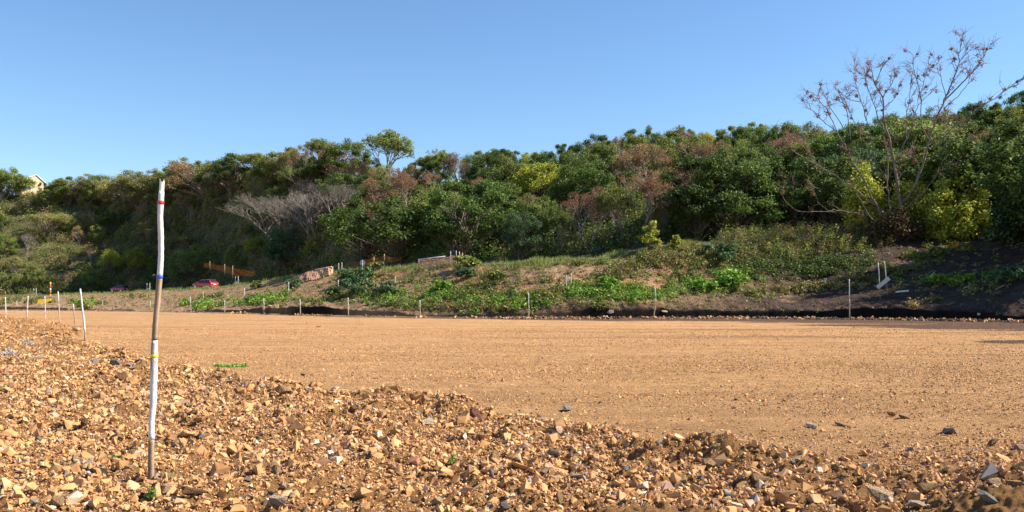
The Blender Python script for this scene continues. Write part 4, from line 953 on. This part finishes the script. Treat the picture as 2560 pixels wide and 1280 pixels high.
net_fence('orange_net_fence', [(836,660),(880,655),(912,648),(935,643),(961,637),(975,642),(1005,641)], [(836,668),(880,668),(912,666),(935,664),(961,655),(975,655),(1005,652)], [cY(q_, 10) for q_ in (836,880,912,935,961,975,1005)], OR*.9, 'orange netting fence behind the round sign', fill=.6, posts=[(961,635,660,cY(961,9.8)),(935,642,668,cY(935,9.8))])
net_fence('orange_net_fence', [(-60,733),(0,735),(14,731),(24,735),(40,740)], [(-60,745),(0,745),(14,745),(24,745),(40,746)], [176,170,169,168,167], OR, 'orange netting at the far left photo edge', fill=.5, posts=[(14,729,748,169)])
def draped(name, tops, bots, c, label):
    n = 44; tq = np.linspace(0, len(tops)-1, n); ii = np.arange(len(tops))
    T3 = np.array([[(a-1280)/F*y, y, zof(b, y)] for (a, b), y in [((a, b), cY(a, -.35)) for a, b in tops]])
    B3 = np.array([list(hit(a, b, cY(a, -18), cY(a, 8))) for a, b in bots])
    it = lambda A: np.stack([np.interp(tq, ii, A[:, k]) for k in range(3)], 1)
    Tt, Bb = it(T3), it(B3); org = Vector(Bb[0]); o_ = empty(name, org); m = MB(); rows = 15; G = []
    for r_ in range(rows):
        v = r_/(rows-1); p = Bb+(Tt-Bb)*v; wr = .13*np.sin(tq*6+v*5)+.09*np.sin(tq*15-v*7); p[:, 1] -= .15+wr*.6; p[:, 2] = np.maximum(p[:, 2], zg(p[:, 0], p[:, 1])+.10)+.10*np.abs(wr)+.16*np.sin(v*PI); G.append(p-np.array(org))
    for r_ in range(0, rows-1):
        if r_ % 3 == 2: continue
        m.add(np.vstack([G[r_], G[r_]*.25+G[r_+1]*.75]), [[k, k+1, n+k+1, n+k] for k in range(n-1)], None, c*(.8+.35*rng.random()))
    for k in range(n): m.tube([G[r_][k] for r_ in range(0, rows, 2)], .03, 3, c*.85, cap=False)
    m.build('net', M_net, o_)
    m = MB(); m.tube([G[-1][int(n*.42)]+np.array([0,-.1,.12]), G[-1][int(n*.9)]+np.array([0,-.1,.15])], .06, 7, (.62,.58,.54)); m.build('top_rail', M_wood, o_, True)
    e = G[-1][-2]; m = MB(); m.tube([e-np.array([0,.1,1.3]), e+np.array([.05,-.1,.1])], .055, 8, (.45,.32,.2)); m.build('fence_post', M_wood, o_, True)
    return tag(o_, label, 'fence')
draped('collapsed_net_fence', [(735,696),(752,687),(770,678),(790,677),(806,672),(822,667),(828,672),(833,669)], [(735,701),(752,704),(770,704),(790,701),(806,695),(822,691),(828,689),(833,684)], np.array([.74,.42,.25]), 'collapsed pinkish mesh fence sagging on the bank crest')
net_fence('upright_net_fence', [(1047,648),(1075,645),(1100,642),(1130,638),(1156,634)], [(1047,674),(1075,671),(1100,666),(1130,657),(1156,650)], [cY(q_, .2) for q_ in (1047,1075,1100,1130,1156)], PK*1.1, 'upright pinkish mesh fence with pale top rail on the crest', rail=[(1046,649,fY(1047,674)),(1113,641,fY(1108,664))], posts=[(1047,647,675,fY(1047,674)),(1075,644,672,fY(1075,671)),(1156,632,655,fY(1150,652))], wav=.06, sagn=6, drape='all')
# yellow sheet at far left
Y = float(np.interp(105, ST, YE))+4; g = hit(103, 760); ye = empty('yellow_barrier', g); m = MB()
V = np.array([[-.45,0,-.1],[.15,.15,-.1],[-.25,.1,.45],[.75,.3,.62],[.75,.34,.56],[-.25,.14,.38]])
m.add([[-.50,-.1,-.1],[.05,0,-.1],[.95,.3,.42],[.95,.3,.60],[-.35,0,.55],[-.50,.15,-.1],[.05,.25,-.1],[.95,.5,.42],[.95,.5,.60],[-.35,.25,.55]], [[0,1,6,5],[1,2,7,6],[2,3,8,7],[3,4,9,8],[4,0,5,9],[0,4,3,2],[5,7,8,9]], [[0,2,1],[5,6,7]], (.75,.45,.03)); m.build('panel', M_paint, ye)
m = MB(); m.tube([[-.5,.05,.5],[1.0,.4,.62]], .04, 6, (.6,.33,.03)); m.build('rim', M_paint, ye)
tag(ye, 'tipped yellow plastic barrier piece at the far left road edge', 'barrier')

# ------------------------------------------------------------------ cars
def make_car(loc, heading, label, shade):
    root = empty('hatchback_car', loc, heading)     # local +X is the nose
    RED = np.array([.55,.012,.02])*shade
    m = MB(); xs = np.array([-2.0,-1.98,-1.9,-1.72,-1.35,-.9,-.3,.3,.75,1.2,1.6,1.88,1.98])
    bot = np.array([.42,.30,.26,.24,.22,.22,.22,.22,.22,.24,.26,.32,.42]); topz = np.array([.72,.86,.92,.94,.95,.95,.95,.95,.95,.92,.84,.72,.60]); hw = np.array([.74,.80,.83,.85,.86,.87,.87,.87,.86,.85,.82,.76,.66])
    rings = []
    for x, b, t_, h in zip(xs, bot, topz, hw):
        rings.append([[x,-h*.94,b],[x,-h,b+.12],[x,-h,(b+t_)/2+.05],[x,-h*.95,t_-.04],[x,-h*.86,t_],[x,h*.86,t_],[x,h*.95,t_-.04],[x,h,(b+t_)/2+.05],[x,h,b+.12],[x,h*.94,b]])
    V = np.array(rings).reshape(-1, 3); n = 10; k = len(xs); Q = [[i*n+j, (i+1)*n+j, (i+1)*n+(j+1) % n, i*n+(j+1) % n] for i in range(k-1) for j in range(n)]
    Q += [[0,1,8,9],[1,2,7,8],[2,3,6,7],[3,4,5,6]]; o0 = (k-1)*n; Q += [[o0+9,o0+8,o0+1,o0],[o0+8,o0+7,o0+2,o0+1],[o0+7,o0+6,o0+3,o0+2],[o0+6,o0+5,o0+4,o0+3]]
    m.add(V, Q, None, RED); m.build('body', M_car, root, True)
    # cabin: roof with pillars over a glass house
    gx = np.array([-1.86,-1.45,-.6,.1,1.05]); gz = np.array([.93,1.38,1.45,1.42,.93]); gw = np.array([.76,.62,.60,.61,.74])
    m = MB(); rg = [[[x,-.80 if z < 1 else -w_,.92 if z < 1 else z],[x,.80 if z < 1 else w_,.92 if z < 1 else z]] for x, z, w_ in zip(gx, gz, gw)]
    m = MB(); V = []; 
    for x, z, w_ in zip(gx[1:4], gz[1:4], gw[1:4]): V += [[x,-w_,z-.06],[x,-w_*.92,z],[x,w_*.92,z],[x,w_,z-.06]]
    m.add(V, [[i*4+j, i*4+j+1, i*4+4+j+1, i*4+4+j] for i in range(2) for j in range(3)]+[[0,3,2,1],[8,9,10,11],[0,4,7,3],[4,8,11,7]], None, RED); m.build('roof', M_car, root, True)
    for s in (-1, 1):
        m = MB(); m.tube([[-1.84,s*.76,.92],[-1.45,s*.60,1.36]], .07, 6, RED); m.tube([[1.03,s*.74,.92],[.1,s*.60,1.39]], .045, 6, RED*.8); m.tube([[-.45,s*.80,.92],[-.5,s*.62,1.38]], .04, 6, (.02,.02,.02)); m.build('pillar', M_car, root, True)
        m = MB(); V = [[-1.55,s*.80,.94],[-1.30,s*.63,1.36],[.08,s*.62,1.36],[.92,s*.79,.94],[-1.55,s*.76,.94],[-1.30,s*.59,1.36],[.08,s*.58,1.36],[.92,s*.75,.94]]
        m.add(V, [[0,1,2,3],[7,6,5,4],[0,3,7,4],[1,5,6,2]]); m.build('side_window', M_glass, root)
    m = MB(); m.add([[-1.86,-.70,.95],[-1.47,-.57,1.36],[-1.47,.57,1.36],[-1.86,.70,.95],[-1.80,-.70,.95],[-1.42,-.57,1.35],[-1.42,.57,1.35],[-1.80,.70,.95]], [[0,3,2,1],[4,5,6,7],[0,1,5,4],[3,7,6,2]]); m.build('rear_window', M_glass, root)
    m = MB(); m.add([[1.05,-.70,.95],[.12,-.58,1.37],[.12,.58,1.37],[1.05,.70,.95],[1.0,-.70,.95],[.07,-.58,1.36],[.07,.58,1.36],[1.0,.70,.95]], [[0,1,2,3],[7,6,5,4],[0,4,5,1],[3,2,6,7]]); m.build('windscreen', M_glass, root)
    m = MB(); m.box((-1.5,0,1.41), (.25,1.05,.03), None, RED); m.build('spoiler', M_car, root)
    for s in (-1, 1):
        m = MB(); m.box((-1.93,s*.66,.80), (.12,.24,.20), None, (.75,.30,.25)); m.build('tail_light', M_paint, root)
        m = MB(); m.box((1.84,s*.62,.66), (.16,.24,.12), None, (.7,.7,.7)); m.build('headlight', M_paint, root)
        m = MB(); m.box((.75,s*.93,.98), (.12,.16,.10), None, RED); m.build('wing_mirror', M_car, root)
    m = MB(); m.box((-2.015,0,.66), (.02,.52,.12), None, (.85,.85,.82)); m.build('number_plate', M_paint, root)
    m = MB(); m.box((-1.99,0,.40), (.08,1.45,.20), None, RED*.9); m.build('rear_bumper', M_car, root)
    for x in (-1.25, 1.25):
        for s in (-1, 1):
            m = MB(); m.tube([[x,s*.70,.30],[x,s*.885,.30]], .31, 20, (.02,.02,.02)); wl = m.build('wheel', M_rubber, root)
            m = MB(); m.tube([[x,s*.88,.30],[x,s*.90,.30]], .20, 14, (.5,.5,.5)); m.build('rim', M_steel, wl)
    return tag(root, label, 'car', 'red cars on the upper road')
hd = math.atan2(.43, -.9)
p1 = Vector(((513-1280)/F*140, 140, float(zof(724.5, 140)))); p2 = Vector(((300-1280)/F*184, 184, float(zof(731, 184))))
# lay the upper road surface under each car
for p in (p1, p2):
    gz = float(zg(p.x, p.y)); print('CAR ground', gz, 'wanted', p.z); p.z = max(gz+.02, p.z) if abs(gz-p.z) > .02 else p.z
make_car(p1, hd, 'red hatchback nearest the tall pole on its right, tail lit by the sun', 1.0)
make_car(p2, math.atan2(.42, -.9), 'farther red hatchback left of the tall pole', .9)

# ------------------------------------------------------------------ house on the ridge
Y = 266.0; g = Vector(((82-1280)/F*Y, Y, float(zof(462, Y))-3)); hs = empty('brick_house', g, math.radians(44)); m = MB()
wd = 6.6; ze = zof(456, Y)-g.z; za = zof(437, Y)-g.z; x0, x1 = -3.0, 3.2; xa = .9
prof = np.array([[x0,0],[x1,0],[x1,ze],[xa,za-.15],[x0,ze]])
V = np.vstack([np.stack([prof[:,0], np.zeros(5), prof[:,1]], 1), np.stack([prof[:,0], np.full(5, 7.), prof[:,1]], 1)])
m.add(V, [[0,1,2,4],[5,9,7,6],[0,5,6,1],[1,6,7,2],[2,7,8,3],[3,8,9,4],[4,9,5,0]], [[4,2,3],[9,8,7]], (.68,.48,.33)); m.build('wall', M_wall, hs)
m = MB()
for (ax, az, bx, bz) in ((x0-.4, ze-.1, xa, za), (x1+.5, ze-.15, xa, za)):
    m.add([[ax,-.25,az],[bx,-.25,bz],[bx,7.5,bz],[ax,7.5,az],[ax,-.25,az+.3],[bx,-.25,bz+.3],[bx,7.5,bz+.2],[ax,7.5,az+.2]], [[0,1,2,3],[7,6,5,4],[0,4,5,1],[1,5,6,2],[2,6,7,3],[3,7,4,0]], None, (.66,.66,.62))
m.build('roof', M_wall, hs)
m = MB(); m.box((-1.2,-.03,ze-1.6), (1.3,.08,1.1), None, (.5,.5,.5)); wn = m.build('window', M_paint, hs); m = MB(); m.box((-1.2,-.08,ze-1.6), (1.1,.03,.9)); m.build('pane', M_glass, wn)
tag(hs, 'brick house gable with pale roof edge on the ridge at left', 'house')

# ------------------------------------------------------------------ small plants in front
def ground_plant(name, px, py, wpx, hpx, label, n, leaf, pal, hz=.05):
    g = on(px, 18.0) if name == 'creeping_weed' else hit(px, py); root = empty(name, g); Wd = wpx/F*g.y/2; m = MB()
    lx = rng.uniform(-1, 1, n)*Wd; ly = rng.uniform(-1, 1, n)*Wd*.55*np.sqrt(np.clip(1-(lx/Wd)**2, 0, 1)); 
    Pn = np.stack([lx, ly, np.abs(rng.normal(size=n))*hz+.012+np.clip(zg(g.x+lx, g.y+ly)-g.z, -.03, .012)], 1); Nn = unit(np.stack([rng.normal(size=n)*.5, rng.normal(size=n)*.5-.4, np.ones(n)], 1))
    leaf_quads(m, Pn, Nn, leaf, leaf*.62, PAL[pal][rng.integers(4, size=n)]*(.7+.5*rng.random((n, 1))), rng); m.build('leaves', M_leafn, root)
    st_ = MB()
    for i in range(8): st_.tube([[0,0,0],[lx[i]*.5,ly[i]*.5,.03+Pn[i][2]*.5],Pn[i]], .004, 4, (.2,.25,.08), cap=False)
    st_.build('stems', M_leafn, root)
    return tag(root, label, 'plant')
ground_plant('creeping_weed', 578, 921, 84, 12, 'bright green creeping weed patch alone on the smooth road', 520, .026, 'bright', .022)
ground_plant('seedling', 378, 1250, 26, 22, 'tiny green seedling below the tall painted pole foot', 16, .022, 'bright', .02)
ground_plant('seedling', 290, 1160, 26, 14, 'small grey green tuft among stones left of the tall pole', 26, .018, 'blue', .03)
ground_plant('seedling', 1128, 1158, 26, 10, 'tiny thin green sprig in the centre gravel', 14, .016, 'bright', .03)
def dry_weed(px, py, wpx, label):
    g = hit(px, py); root = empty('dry_weed', g); Wd = wpx/F*g.y/2; m = MB()
    for i in range(150):
        a = rng.random()*2*PI; rr = Wd*rng.random(); b = np.array([math.cos(a)*rr*.8, math.sin(a)*rr*.6, -.02]); d = unit(rng.normal(size=3)+np.array([0,0,.9]))*rng.uniform(.08,.22)
        m.tube([b, b+d*.6+rng.normal(size=3)*.02, b+d], [.006,.005,.003], 3, np.array([.52,.47,.42])*rng.uniform(.7,1.2), cap=False)
    m.build('twigs', M_wood, root); return tag(root, label, 'dry weed', 'bleached dry weeds at the left')
dry_weed(22, 885, 44, 'bleached grey dry weed at the left photo edge')
dry_weed(70, 862, 30, 'bleached dry weed farther back right of the left one')
print('OBJECTS', len(bpy.data.objects))
